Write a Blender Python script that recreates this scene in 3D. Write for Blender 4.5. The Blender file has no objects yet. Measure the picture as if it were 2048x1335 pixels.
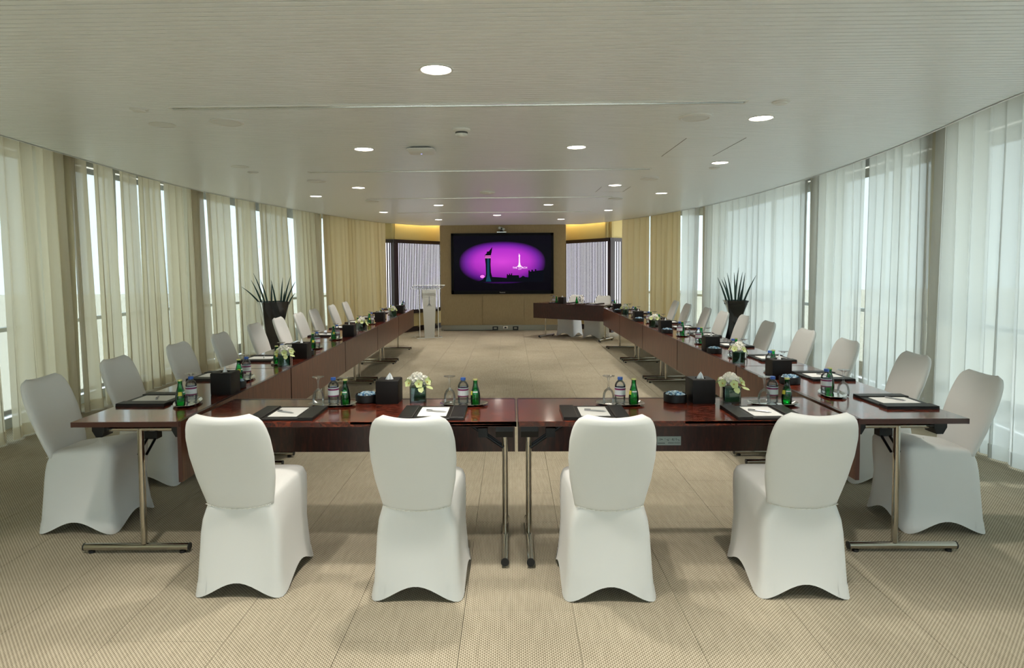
import bpy, math, random
import numpy as np
from mathutils import Vector, Matrix

random.seed(7)
PI = math.pi
S = bpy.context.scene
COL = S.collection

# ------------------------------------------------------------------ camera
def make_camera():
    f, pitch, yaw, roll, cx, cy, h = 1259.609, 0.0499, -0.0167, -0.0070, 1001.309, 594.712, 1.5243
    Rz = np.array([[math.cos(yaw), -math.sin(yaw), 0], [math.sin(yaw), math.cos(yaw), 0], [0, 0, 1]])
    Rx = np.array([[1, 0, 0], [0, math.cos(pitch), -math.sin(pitch)], [0, math.sin(pitch), math.cos(pitch)]])
    M = Rx @ Rz
    r, fw, u = M[0], M[1], M[2]
    c, s = math.cos(roll), math.sin(roll)
    r2 = c * r + s * u
    u2 = c * u - s * r
    cam = bpy.data.cameras.new('camera')
    o = bpy.data.objects.new('camera', cam)
    COL.objects.link(o)
    m = Matrix.Identity(4)
    for i in range(3):
        m[i][0], m[i][1], m[i][2] = r2[i], u2[i], -fw[i]
    m[2][3] = h
    o.matrix_world = m
    cam.sensor_width = 36
    cam.lens = 36 * f / 2048
    cam.shift_x = (1024 - cx) / 2048
    cam.shift_y = (cy - 667.5) / 2048
    cam.clip_start = 0.05
    cam.clip_end = 400
    S.camera = o
make_camera()

# ------------------------------------------------------------------ view, world, sun
S.view_settings.view_transform = 'Standard'
S.view_settings.look = 'None'
S.view_settings.gamma = 1.0
S.view_settings.use_curve_mapping = False
S.view_settings.exposure = 0.48
S.cycles.max_bounces = 12
S.cycles.diffuse_bounces = 6
S.cycles.glossy_bounces = 4
S.cycles.transmission_bounces = 8
S.cycles.transparent_max_bounces = 24
S.cycles.sample_clamp_indirect = 6.0
S.cycles.caustics_reflective = False
S.cycles.caustics_refractive = False
S.cycles.use_denoising = True

SKY = 3.0
DOWN_W = 76.0
w = bpy.data.worlds.new('world')
S.world = w
w.use_nodes = True
nt = w.node_tree
bg = nt.nodes['Background']
bg.inputs[0].default_value = (0.82, 0.93, 1.0, 1)
bg.inputs[1].default_value = SKY
sun = bpy.data.lights.new('sun', 'SUN')
sun.energy = 4.5
sun.angle = math.radians(2)
sun.color = (1.0, 0.97, 0.92)
so = bpy.data.objects.new('sun', sun)
COL.objects.link(so)
so.rotation_euler = Vector((-0.62, 0.15, -0.77)).to_track_quat('-Z', 'Y').to_euler()

# ------------------------------------------------------------------ materials
def sl(r, g, b):
    def f(c):
        c /= 255.0
        return c / 12.92 if c <= 0.04045 else ((c + 0.055) / 1.055) ** 2.4
    return (f(r), f(g), f(b), 1)

def mat(name, col=(200, 200, 200), rough=0.5, metal=0.0, spec=0.5, coat=0.0, emit=None, es=0.0):
    m = bpy.data.materials.new(name)
    m.use_nodes = True
    b = m.node_tree.nodes['Principled BSDF']
    b.inputs['Base Color'].default_value = sl(*col)
    b.inputs['Roughness'].default_value = rough
    b.inputs['Metallic'].default_value = metal
    b.inputs['Specular IOR Level'].default_value = spec
    b.inputs['Coat Weight'].default_value = coat
    b.inputs['Coat Roughness'].default_value = 0.08
    if emit:
        b.inputs['Emission Color'].default_value = sl(*emit)
        b.inputs['Emission Strength'].default_value = es
    return m

def N(m, t, **kw):
    n = m.node_tree.nodes.new(t)
    for k, v in kw.items():
        setattr(n, k, v)
    return n
def Lk(m, a, b): m.node_tree.links.new(a, b)
def P(m): return m.node_tree.nodes['Principled BSDF']
def ramp(m, stops):
    r = N(m, 'ShaderNodeValToRGB')
    el = r.color_ramp.elements
    while len(el) < len(stops): el.new(0.5)
    for e, (p, c) in zip(el, stops):
        e.position = p
        e.color = c
    return r
def coords(m, kind='Object', scale=(1, 1, 1), rot=(0, 0, 0)):
    t = N(m, 'ShaderNodeTexCoord')
    mp = N(m, 'ShaderNodeMapping')
    mp.inputs['Scale'].default_value = scale
    mp.inputs['Rotation'].default_value = rot
    Lk(m, t.outputs[kind], mp.inputs[0])
    return mp.outputs[0]
def pos(m, scale=(1, 1, 1)):
    t = N(m, 'ShaderNodeNewGeometry')
    mp = N(m, 'ShaderNodeMapping')
    mp.inputs['Scale'].default_value = scale
    Lk(m, t.outputs['Position'], mp.inputs[0])
    return mp.outputs[0]
def noise(m, vec, scale, detail=3, dist=0.0):
    n = N(m, 'ShaderNodeTexNoise')
    n.inputs['Scale'].default_value = scale
    n.inputs['Detail'].default_value = detail
    n.inputs['Distortion'].default_value = dist
    Lk(m, vec, n.inputs['Vector'])
    return n.outputs['Fac']
def bump(m, h, strength=0.3, dist=0.01):
    b = N(m, 'ShaderNodeBump')
    b.inputs['Strength'].default_value = strength
    b.inputs['Distance'].default_value = dist
    Lk(m, h, b.inputs['Height'])
    Lk(m, b.outputs[0], P(m).inputs['Normal'])
def wood(name, stops, vscale, nscale, rough, dist=1.5, coat=0.3):
    m = mat(name, rough=rough, coat=coat)
    v = coords(m, 'Object', vscale)
    n = noise(m, v, nscale, 5, dist)
    r = ramp(m, stops)
    Lk(m, n, r.inputs[0])
    Lk(m, r.outputs[0], P(m).inputs['Base Color'])
    return m
def math_(m, op, a, b=None):
    n = N(m, 'ShaderNodeMath', operation=op)
    for i, x in enumerate((a, b)):
        if x is None: continue
        if isinstance(x, (int, float)): n.inputs[i].default_value = x
        else: Lk(m, x, n.inputs[i])
    return n.outputs[0]

# carpet: small basket weave of pale and dark yarns
M_carpet = mat('woven_carpet', rough=0.95, spec=0.1)
v = pos(M_carpet)
sx = N(M_carpet, 'ShaderNodeSeparateXYZ'); Lk(M_carpet, v, sx.inputs[0])
row = math_(M_carpet, 'FLOOR', math_(M_carpet, 'DIVIDE', sx.outputs[0], 0.0085))
ph = math_(M_carpet, 'MULTIPLY', row, 0.5)
yy = math_(M_carpet, 'ADD', math_(M_carpet, 'DIVIDE', sx.outputs[1], 0.017), ph)
a = math_(M_carpet, 'SINE', math_(M_carpet, 'MULTIPLY', yy, 2 * PI))
b_ = math_(M_carpet, 'SINE', math_(M_carpet, 'MULTIPLY', sx.outputs[0], 2 * PI / 0.0085))
wv = math_(M_carpet, 'ADD', math_(M_carpet, 'MULTIPLY', a, 0.3), math_(M_carpet, 'MULTIPLY', b_, 0.2))
wv = math_(M_carpet, 'ADD', wv, 0.5)
nz = noise(M_carpet, v, 2.2, 3)
nz2 = noise(M_carpet, pos(M_carpet, (6, 0.8, 1)), 9, 2)
tot = math_(M_carpet, 'ADD', math_(M_carpet, 'MULTIPLY', wv, 0.7), math_(M_carpet, 'ADD', math_(M_carpet, 'MULTIPLY', nz, 0.15), math_(M_carpet, 'MULTIPLY', nz2, 0.2)))
r = ramp(M_carpet, [(0.2, sl(108, 99, 82)), (0.52, sl(166, 155, 134)), (0.85, sl(206, 196, 174))])
Lk(M_carpet, tot, r.inputs[0]); Lk(M_carpet, r.outputs[0], P(M_carpet).inputs['Base Color'])
bump(M_carpet, wv, 0.4, 0.003)
M_under = mat('carpet_underlay', (110, 98, 80), 0.95, spec=0.1)

M_top = wood('mahogany_top', [(0.36, sl(48, 19, 14)), (0.5, sl(88, 35, 23)), (0.62, sl(140, 60, 36))], (3.2, 7.0, 5), 4.0, 0.16, 2.4, 0.5)
M_edge = mat('dark_wood_edge', (58, 28, 22), 0.3, coat=0.3)
M_panel = wood('brown_veneer', [(0.3, sl(74, 40, 28)), (0.55, sl(98, 56, 38)), (0.75, sl(122, 74, 52))], (60, 60, 3.0), 1.6, 0.38, 0.4, 0.15)
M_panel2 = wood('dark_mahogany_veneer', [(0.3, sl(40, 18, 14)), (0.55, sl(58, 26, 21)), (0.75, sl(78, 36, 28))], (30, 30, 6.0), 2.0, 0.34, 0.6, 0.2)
M_chrome = mat('chrome_tube', (190, 186, 176), 0.12, 1.0)
M_blackpl = mat('black_plastic', (20, 20, 21), 0.45)
M_blackmet = mat('black_metal', (18, 18, 20), 0.4, 0.3)
M_leather = mat('black_leather', (26, 23, 22), 0.42, spec=0.35)
v = coords(M_leather, 'Object'); bump(M_leather, noise(M_leather, v, 220, 2), 0.15, 0.002)
M_leather2 = mat('brown_black_leather', (24, 18, 16), 0.5, spec=0.3)
v = coords(M_leather2, 'Object'); bump(M_leather2, noise(M_leather2, v, 260, 2), 0.15, 0.002)
M_thread = mat('stitch_thread', (92, 86, 80), 0.7)
M_paper = mat('paper', (238, 236, 232), 0.8)
M_tissue = mat('tissue_paper', (240, 242, 244), 0.9)
M_pen = mat('pen_silver', (176, 176, 178), 0.3, 0.35)
M_cloth = mat('stretch_cover', (214, 213, 209), 0.62, spec=0.3)
P(M_cloth).inputs['Sheen Weight'].default_value = 0.15
v = coords(M_cloth, 'Object', (1, 1, 1)); bump(M_cloth, noise(M_cloth, v, 500, 2), 0.06, 0.001)
M_tray = mat('polished_tray', (210, 208, 204), 0.08, 1.0)
M_candy = mat('candy_wrap', (150, 190, 215), 0.25, 0.2)
v = coords(M_candy, 'Object'); r = ramp(M_candy, [(0.35, sl(60, 110, 160)), (0.5, sl(170, 205, 225)), (0.65, sl(235, 240, 245))])
Lk(M_candy, noise(M_candy, v, 60, 2), r.inputs[0]); Lk(M_candy, r.outputs[0], P(M_candy).inputs['Base Color'])
M_petalw = mat('white_petal', (244, 240, 230), 0.7)
M_orchid = mat('lime_petal', (206, 216, 152), 0.6)
M_orchc = mat('orchid_lip', (190, 160, 84), 0.6)
M_leaf = mat('dark_leaf', (22, 60, 38), 0.4)
v = coords(M_leaf, 'Object', (1, 1, 14)); r = ramp(M_leaf, [(0.35, sl(16, 54, 34)), (0.65, sl(44, 108, 62))])
Lk(M_leaf, noise(M_leaf, v, 20, 2), r.inputs[0]); Lk(M_leaf, r.outputs[0], P(M_leaf).inputs['Base Color'])
M_spike = mat('plant_spike', (22, 62, 52), 0.45)
M_pot = mat('black_gloss_planter', (16, 17, 20), 0.16, coat=1.0)
M_soil = mat('soil', (30, 24, 18), 0.9)
M_cap = mat('blue_cap', (54, 96, 176), 0.4)
M_crown = mat('crown_cap', (196, 190, 120), 0.35, 0.5)
M_yellow = mat('yellow_label', (206, 196, 60), 0.5)
M_greenlab = mat('green_oval', (30, 120, 70), 0.4)
M_white = mat('white_plastic', (226, 226, 222), 0.4)
M_trim = mat('white_trim', (222, 222, 218), 0.35)
M_grille = mat('grey_grille', (224, 226, 224), 0.35)
M_darkslot = mat('dark_slot', (70, 70, 68), 0.5)
M_bright = mat('bright_aluminium', (228, 228, 228), 0.16, 1.0)
M_brushed = mat('brushed_steel', (150, 146, 132), 0.32, 0.9)
M_wall = mat('beige_wall_fabric', (158, 138, 98), 0.85, spec=0.2)
v = coords(M_wall, 'Object', (120, 120, 4)); r = ramp(M_wall, [(0.3, sl(164, 146, 112)), (0.7, sl(184, 166, 130))])
Lk(M_wall, noise(M_wall, v, 4, 3), r.inputs[0]); Lk(M_wall, r.outputs[0], P(M_wall).inputs['Base Color'])
M_ywall = mat('yellow_beige_wall', (216, 198, 142), 0.8, spec=0.2)
M_plain = mat('plain_plaster', (205, 200, 188), 0.85)
M_darkwood = mat('dark_brown_frame', (46, 28, 20), 0.45)
M_slat = mat('dark_slat', (38, 28, 26), 0.5)
M_ceil = mat('ceiling_slat_white', (234, 238, 240), 0.30, spec=0.6)
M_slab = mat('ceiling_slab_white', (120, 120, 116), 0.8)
M_glow = mat('backlit_panel', (240, 240, 245), 0.5, emit=(240, 240, 255), es=1.15)
M_lens = mat('lit_lens', (255, 250, 240), 0.4, emit=(255, 244, 228), es=14)
M_cove = mat('cove_led', (255, 220, 140), 0.4, emit=(255, 234, 170), es=10)
M_led = mat('status_led', (150, 150, 255), 0.4, emit=(150, 160, 255), es=3)
M_tvblack = mat('screen_bezel', (10, 10, 12), 0.45, spec=0.15)
M_alu = mat('window_alu', (196, 200, 200), 0.4, 0.3)
M_col = mat('column_plaster', (214, 208, 188), 0.8)
M_sand = mat('pale_ground', (190, 182, 166), 0.95)
M_seam = mat('seam_thread', (222, 218, 208), 0.65)
M_frost = mat('frosted_acrylic', (232, 232, 226), 0.45)
P(M_frost).inputs['Transmission Weight'].default_value = 0.25
M_edgea = mat('bright_acrylic_edge', (236, 238, 234), 0.25)
M_logo = mat('logo_grey', (132, 136, 140), 0.4)
M_plate = mat('engraved_plate', (150, 162, 158), 0.35, 0.4)
M_ink = mat('dark_ink', (54, 66, 66), 0.6)

def thin_glass(name, tint=(1, 1, 1), refl=1.0, ior=1.45, rough=0.02):
    m = bpy.data.materials.new(name); m.use_nodes = True
    n = m.node_tree; n.nodes.clear()
    o = N(m, 'ShaderNodeOutputMaterial'); t = N(m, 'ShaderNodeBsdfTransparent'); g = N(m, 'ShaderNodeBsdfGlossy')
    mx = N(m, 'ShaderNodeMixShader'); fr = N(m, 'ShaderNodeFresnel')
    t.inputs[0].default_value = (*tint, 1); g.inputs['Roughness'].default_value = rough
    fr.inputs[0].default_value = ior
    k = math_(m, 'MULTIPLY', fr.outputs[0], refl)
    Lk(m, k, mx.inputs[0]); Lk(m, t.outputs[0], mx.inputs[1]); Lk(m, g.outputs[0], mx.inputs[2]); Lk(m, mx.outputs[0], o.inputs[0])
    return m
M_pane = thin_glass('window_glass', (0.92, 0.97, 0.96), 0.8)
M_goblet = thin_glass('clear_glass', (0.99, 0.995, 0.995), 0.8, 1.5)
M_bottle = thin_glass('clear_bottle', (0.96, 0.975, 0.985), 0.9, 1.45, 0.05)
M_water = thin_glass('water_fill', (0.95, 0.965, 0.98), 0.4, 1.33)
M_green = thin_glass('green_glass', (0.10, 0.66, 0.28), 1.0, 1.5)
M_greenw = thin_glass('green_lit_water', (0.45, 0.92, 0.60), 0.3, 1.33)
M_vase = thin_glass('vase_glass', (0.80, 0.88, 0.86), 1.5, 1.5)
M_acryl = thin_glass('clear_acrylic', (0.975, 0.98, 0.975), 0.3, 1.5)

def sheer(name, col, trans, transp):
    m = bpy.data.materials.new(name); m.use_nodes = True
    n = m.node_tree; n.nodes.clear()
    o = N(m, 'ShaderNodeOutputMaterial'); d = N(m, 'ShaderNodeBsdfDiffuse'); t = N(m, 'ShaderNodeBsdfTranslucent'); tp = N(m, 'ShaderNodeBsdfTransparent')
    d.inputs[0].default_value = sl(*col); t.inputs[0].default_value = sl(*col)
    m1 = N(m, 'ShaderNodeMixShader'); m2 = N(m, 'ShaderNodeMixShader')
    m1.inputs[0].default_value = trans; m2.inputs[0].default_value = transp
    Lk(m, d.outputs[0], m1.inputs[1]); Lk(m, t.outputs[0], m1.inputs[2])
    Lk(m, m1.outputs[0], m2.inputs[1]); Lk(m, tp.outputs[0], m2.inputs[2]); Lk(m, m2.outputs[0], o.inputs[0])
    return m
M_sheerR = sheer('white_sheer', (238, 240, 238), 0.55, 0.16)
M_sheerL = sheer('cream_sheer', (226, 217, 192), 0.32, 0.10)
M_gold = sheer('gold_drape', (236, 220, 180), 0.14, 0.0)

# label bands of the water bottle (paper print wrapped round the bottle)
M_wlabel = mat('bottle_label', rough=0.45)
sx = N(M_wlabel, 'ShaderNodeSeparateXYZ'); Lk(M_wlabel, coords(M_wlabel, 'Object'), sx.inputs[0])
r = ramp(M_wlabel, [(0.0, sl(120, 34, 84)), (0.14, sl(222, 224, 226)), (0.70, sl(126, 36, 88)), (0.9, sl(206, 220, 226))])
r.color_ramp.interpolation = 'CONSTANT'
Lk(M_wlabel, math_(M_wlabel, 'DIVIDE', math_(M_wlabel, 'SUBTRACT', sx.outputs[2], 0.045), 0.05), r.inputs[0])
Lk(M_wlabel, r.outputs[0], P(M_wlabel).inputs['Base Color'])

# ------------------------------------------------------------------ mesh builder
class MB:
    def __init__(s): s.v = []; s.f = []; s.m = []; s.cur = 0
    def add(s, vs, fs):
        b = len(s.v)
        s.v += [tuple(x) for x in vs]
        s.f += [tuple(b + i for i in f) for f in fs]
        s.m += [s.cur] * len(fs)
    def box(s, c, d, rz=0.0, M=None, ch=0.0):
        hx, hy, hz = d[0] / 2, d[1] / 2, d[2] / 2
        if ch:
            vs = [(-hx, -hy, -hz), (hx, -hy, -hz), (hx, hy, -hz), (-hx, hy, -hz),
                  (-hx, -hy, hz - ch), (hx, -hy, hz - ch), (hx, hy, hz - ch), (-hx, hy, hz - ch),
                  (-hx + ch, -hy + ch, hz), (hx - ch, -hy + ch, hz), (hx - ch, hy - ch, hz), (-hx + ch, hy - ch, hz)]
            fs = [(0, 3, 2, 1), (0, 1, 5, 4), (1, 2, 6, 5), (2, 3, 7, 6), (3, 0, 4, 7), (4, 5, 9, 8), (5, 6, 10, 9), (6, 7, 11, 10), (7, 4, 8, 11), (8, 9, 10, 11)]
        else:
            vs = [(-hx, -hy, -hz), (hx, -hy, -hz), (hx, hy, -hz), (-hx, hy, -hz), (-hx, -hy, hz), (hx, -hy, hz), (hx, hy, hz), (-hx, hy, hz)]
            fs = [(0, 3, 2, 1), (4, 5, 6, 7), (0, 1, 5, 4), (1, 2, 6, 5), (2, 3, 7, 6), (3, 0, 4, 7)]
        R = Matrix.Rotation(rz, 3, 'Z') if M is None else M
        s.add([R @ Vector(p) + Vector(c) for p in vs], fs)
        return s
    def tube(s, p0, p1, r0, r1=None, n=12, caps=True):
        r1 = r0 if r1 is None else r1
        p0, p1 = Vector(p0), Vector(p1)
        d = (p1 - p0).normalized()
        a = d.orthogonal().normalized(); b = d.cross(a)
        vs = []
        for p, r in ((p0, r0), (p1, r1)):
            for i in range(n):
                t = 2 * PI * i / n
                vs.append(p + a * (r * math.cos(t)) + b * (r * math.sin(t)))
        fs = [(i, (i + 1) % n, n + (i + 1) % n, n + i) for i in range(n)]
        if caps: fs += [tuple(range(n - 1, -1, -1)), tuple(range(n, 2 * n))]
        s.add(vs, fs)
        return s
    def path(s, pts, rad, n=8):
        for (a, b) in zip(pts[:-1], pts[1:]): s.tube(a, b, rad, rad, n)
        return s
    def lathe(s, prof, n=20, c=(0, 0, 0), cap0=False, cap1=False):
        vs = []
        for (r, z) in prof:
            for i in range(n):
                t = 2 * PI * i / n
                vs.append((c[0] + r * math.cos(t), c[1] + r * math.sin(t), c[2] + z))
        fs = []
        for k in range(len(prof) - 1):
            for i in range(n):
                j = (i + 1) % n
                fs.append((k * n + i, k * n + j, (k + 1) * n + j, (k + 1) * n + i))
        if cap0: fs.append(tuple(range(n - 1, -1, -1)))
        if cap1: fs.append(tuple((len(prof) - 1) * n + i for i in range(n)))
        s.add(vs, fs)
        return s
    def rings(s, rings, cap0=False, cap1=False):
        n = len(rings[0]); vs = [p for r in rings for p in r]
        fs = []
        for k in range(len(rings) - 1):
            for i in range(n):
                j = (i + 1) % n
                fs.append((k * n + i, k * n + j, (k + 1) * n + j, (k + 1) * n + i))
        if cap0: fs.append(tuple(range(n - 1, -1, -1)))
        if cap1: fs.append(tuple((len(rings) - 1) * n + i for i in range(n)))
        s.add(vs, fs)
        return s
    def grid(s, rows, flip=False):
        n = len(rows[0]); vs = [p for r in rows for p in r]
        fs = []
        for k in range(len(rows) - 1):
            for i in range(n - 1):
                q = (k * n + i, k * n + i + 1, (k + 1) * n + i + 1, (k + 1) * n + i)
                fs.append(q[::-1] if flip else q)
        s.add(vs, fs)
        return s
    def prism(s, poly, z0, z1):
        n = len(poly)
        vs = [(x, y, z0) for x, y in poly] + [(x, y, z1) for x, y in poly]
        fs = [tuple(range(n - 1, -1, -1)), tuple(range(n, 2 * n))] + [(i, (i + 1) % n, n + (i + 1) % n, n + i) for i in range(n)]
        s.add(vs, fs)
        return s
    def ball(s, c, r, nu=10, nv=6, sq=(1, 1, 1)):
        prof = []
        rows = []
        for k in range(nv + 1):
            t = PI * k / nv
            rows.append([(c[0] + sq[0] * r * math.sin(t) * math.cos(2 * PI * i / nu), c[1] + sq[1] * r * math.sin(t) * math.sin(2 * PI * i / nu), c[2] - sq[2] * r * math.cos(t)) for i in range(nu)])
        s.rings(rows)
        return s
    def mesh(s, name, mats, smooth=None):
        me = bpy.data.meshes.new(name)
        me.from_pydata(s.v, [], s.f)
        if not isinstance(mats, (list, tuple)): mats = [mats]
        for m in mats: me.materials.append(m)
        if len(mats) > 1: me.polygons.foreach_set('material_index', s.m)
        if smooth is not None:
            me.polygons.foreach_set('use_smooth', [True] * len(me.polygons))
            if smooth < 179: me.set_sharp_from_angle(angle=math.radians(smooth))
        me.update()
        return me
    def build(s, name, mats, parent=None, smooth=None):
        o = bpy.data.objects.new(name, s.mesh(name, mats, smooth))
        COL.objects.link(o)
        if parent: o.parent = parent
        return o

def put(name, me, parent=None, loc=None, rz=None):
    o = bpy.data.objects.new(name, me)
    COL.objects.link(o)
    if parent: o.parent = parent
    if loc is not None: o.location = loc
    if rz is not None: o.rotation_euler = (0, 0, rz)
    return o
LABELS = {}
def tag(o, label, cat, group=None):
    o['label'] = label; o['category'] = cat
    if group: o['group'] = group
    LABELS.setdefault(label, []).append(o.name)
    return o
def thing(name, label, cat, loc=(0, 0, 0), rz=0.0, group=None):
    o = bpy.data.objects.new(name, None)
    COL.objects.link(o)
    o.location = loc; o.rotation_euler = (0, 0, rz)
    o.empty_display_size = 0.05
    return tag(o, label, cat, group)
def struct(o): o['kind'] = 'structure'; return o
def dup(root, loc, rz, label, group=None):
    r = root.copy(); COL.objects.link(r)
    r.location = loc; r.rotation_euler = (0, 0, rz)
    r['label'] = label
    if group: r['group'] = group
    LABELS.setdefault(label, []).append(r.name)
    def rec(src, dst):
        for ch in src.children:
            c = ch.copy(); COL.objects.link(c); c.parent = dst
            rec(ch, c)
    rec(root, r)
    return r
class Proto:
    """builds the first one with its parts, copies it afterwards"""
    def __init__(s, fn): s.fn = fn; s.first = None
    def __call__(s, loc, rz, label, group=None):
        if s.first is None:
            s.first = s.fn(loc, rz, label, group)
            return s.first
        return dup(s.first, loc, rz, label, group)
ORD = ['first', 'second', 'third', 'fourth', 'fifth', 'sixth', 'seventh', 'eighth', 'ninth', 'tenth', 'eleventh', 'twelfth', 'thirteenth', 'fourteenth', 'fifteenth', 'sixteenth']

# ------------------------------------------------------------------ plan curves
CZ = 2.49       # ceiling
SZ = 2.80       # slab above the ceiling edge
cL = np.array([(-2.15, -3.2), (-2.75, -1.2), (-3.05, 0.6), (-3.38, 2.4), (-3.645, 4.2), (-3.73, 4.98), (-3.84, 6.08), (-3.905, 6.93), (-3.91, 7.65), (-3.88, 8.12), (-3.79, 9.17), (-3.61, 10.43), (-3.45, 11.3), (-3.16, 12.6), (-2.79, 13.9)])
cR = np.array([(1.75, -3.2), (2.35, -1.2), (2.6, 0.6), (2.8, 2.4), (2.935, 3.70), (2.976, 4.04), (3.07, 4.47), (3.185, 5.08), (3.28, 5.83), (3.345, 6.55), (3.385, 7.49), (3.38, 8.69), (3.27, 10.23), (3.116, 11.06), (2.75, 12.545), (2.36, 13.58)])
def spl(pts):
    pts = np.asarray(pts); t = np.r_[0, np.cumsum(np.hypot(*np.diff(pts, axis=0).T))]
    tt = np.linspace(0, t[-1], 500)
    out = []
    for k in range(2):
        p = np.interp(tt, t, pts[:, k])
        ker = np.ones(25) / 25
        q = np.convolve(np.r_[2 * p[0] - p[24:0:-1], p, 2 * p[-1] - p[-2:-26:-1]], ker, 'same')[24:-24]
        out.append(q)
    return np.array(out).T
CL, CR = spl(cL), spl(cR)
kL = lambda y: np.interp(y, [-4, 4.5, 7.2, 9.2, 11.3, 13.9], [1.22, 1.205, 1.165, 1.11, 1.045, 1.0])
kR = lambda y: np.interp(y, [-2, 3.7, 5, 6.5, 8.7, 11, 13.6], [1.28, 1.27, 1.235, 1.2, 1.13, 1.045, 1.0])
def outset(C, k):
    # horizontal width of the recess between the ceiling edge and the drape
    f = k(C[:, 1]) - 1
    return np.c_[C[:, 0] * (1 + f), C[:, 1] + np.where(C[:, 1] > 0, C[:, 1], 0.25 * C[:, 1]) * f]
DL, DR = outset(CL, kL), outset(CR, kR)
def arc(D): return np.r_[0, np.cumsum(np.hypot(*np.diff(D, axis=0).T))]
def along(D, s):
    t = arc(D)
    return np.array([np.interp(s, t, D[:, 0]), np.interp(s, t, D[:, 1])])
def s_at_y(D, y): return float(np.interp(y, D[:, 1], arc(D)))
def offs(D, o):
    d = np.gradient(D, axis=0); d /= np.linalg.norm(d, axis=1)[:, None]
    return D + np.c_[-d[:, 1], d[:, 0]] * o
WL_, WR_ = offs(DL, 0.42), offs(DR, -0.42)

# ------------------------------------------------------------------ shell: floor
TS = 0.482
GX0, GY0 = -0.216 - TS * 9, 2.0
fl = MB(); fl.box((0, 6.0, -0.06), (11.0, 21.0, 0.10)); floor = struct(fl.build('floor', M_under))
tm = MB(); tm.box((0, 0, -0.004), (TS - 0.0016, TS - 0.0016, 0.008), ch=0.0008)
tile_me = tm.mesh('carpet_tile', M_carpet)
rest = MB()
cols = list(range(-1, 20))
near = []
for i in cols:
    x = GX0 + TS * (i + 0.5)
    off = 0.25 * ((i * 2) % 4) / 2.0 * TS * 2
    off = (0.0 if i % 2 == 0 else TS / 2)
    for j in range(-12, 29):
        y = GY0 + off + TS * (j + 0.5)
        if x < np.interp(y, DL[:, 1], DL[:, 0]) - 0.7 or x > np.interp(y, DR[:, 1], DR[:, 0]) + 0.7: continue
        if y > 15.6: continue
        if 1.95 < y < 9.4 and len(near) < 298 and abs(x - 0) < 4.7:
            near.append((x, y))
        else:
            rest.box((x, y, -0.004), (TS - 0.0016, TS - 0.0016, 0.008), ch=0.0008)
for x, y in near: put('carpet_tile', tile_me, floor, (x, y, 0))
o = rest.build('carpet_tiles', M_carpet, floor); o['kind'] = 'stuff'

# ceiling slab + slats
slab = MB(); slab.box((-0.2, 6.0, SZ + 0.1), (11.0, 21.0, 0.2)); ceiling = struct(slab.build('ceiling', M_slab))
sm = MB()
PITCH = 0.042
y = -3.25
def ceil_x(y):
    xl = float(np.interp(y, CL[:, 1], CL[:, 0])); xr = float(np.interp(y, CR[:, 1], CR[:, 0]))
    if y > 13.58: xr = float(np.interp(y, [13.58, 14.0, 15.35], [2.36, 2.20, 1.30]))
    if y > 13.9: xl = float(np.interp(y, [13.9, 14.06, 15.4], [-2.79, -2.62, -1.70]))
    return xl, xr
while y < 14.86:
    y1 = y + PITCH - 0.0065
    ring = []
    (l0, r0), (l1, r1) = ceil_x(y), ceil_x(y1)
    cs = [(y, CZ + 0.012), (y, CZ + 0.0015), (y + 0.002, CZ), (y1 - 0.002, CZ), (y1, CZ + 0.0015), (y1, CZ + 0.012)]
    vs = []
    for (yy, zz) in cs:
        t = (yy - y) / (y1 - y)
        vs.append((l0 + (l1 - l0) * t, yy, zz))
    for (yy, zz) in cs:
        t = (yy - y) / (y1 - y)
        vs.append((r0 + (r1 - r0) * t, yy, zz))
    sm.add(vs, [(i, i + 1, 7 + i, 6 + i) for i in range(5)] + [tuple(range(6))[::-1], tuple(range(6, 12))])
    y += PITCH
o = sm.build('ceiling_slats', M_ceil, ceiling); o['kind'] = 'stuff'
# backing sheet that carries the slats, and the fascia along its edge
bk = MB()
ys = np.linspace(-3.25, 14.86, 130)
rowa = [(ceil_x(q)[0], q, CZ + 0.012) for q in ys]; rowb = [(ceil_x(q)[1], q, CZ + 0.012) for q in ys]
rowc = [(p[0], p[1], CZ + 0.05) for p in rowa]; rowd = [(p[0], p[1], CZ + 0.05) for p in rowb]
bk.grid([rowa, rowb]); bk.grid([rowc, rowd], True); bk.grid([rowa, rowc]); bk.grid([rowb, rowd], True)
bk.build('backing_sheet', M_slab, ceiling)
for nm, rw, sg in (('edge_trim', rowa, 1), ('edge_trim', rowb, -1)):
    e = MB()
    e.grid([[(p[0], p[1], CZ - 0.004) for p in rw], [(p[0], p[1], CZ + 0.06) for p in rw]])
    e.grid([[(p[0] + sg * 0.02, p[1], CZ - 0.004) for p in rw], [(p[0], p[1], CZ - 0.004) for p in rw]])
    e.build(nm, M_trim, ceiling)
# ceiling pieces over the two recesses beside the screen wall
for sg, x0, x1 in ((-1, -1.70, -1.0), (1, 1.31, 0.9)): pass

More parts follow.
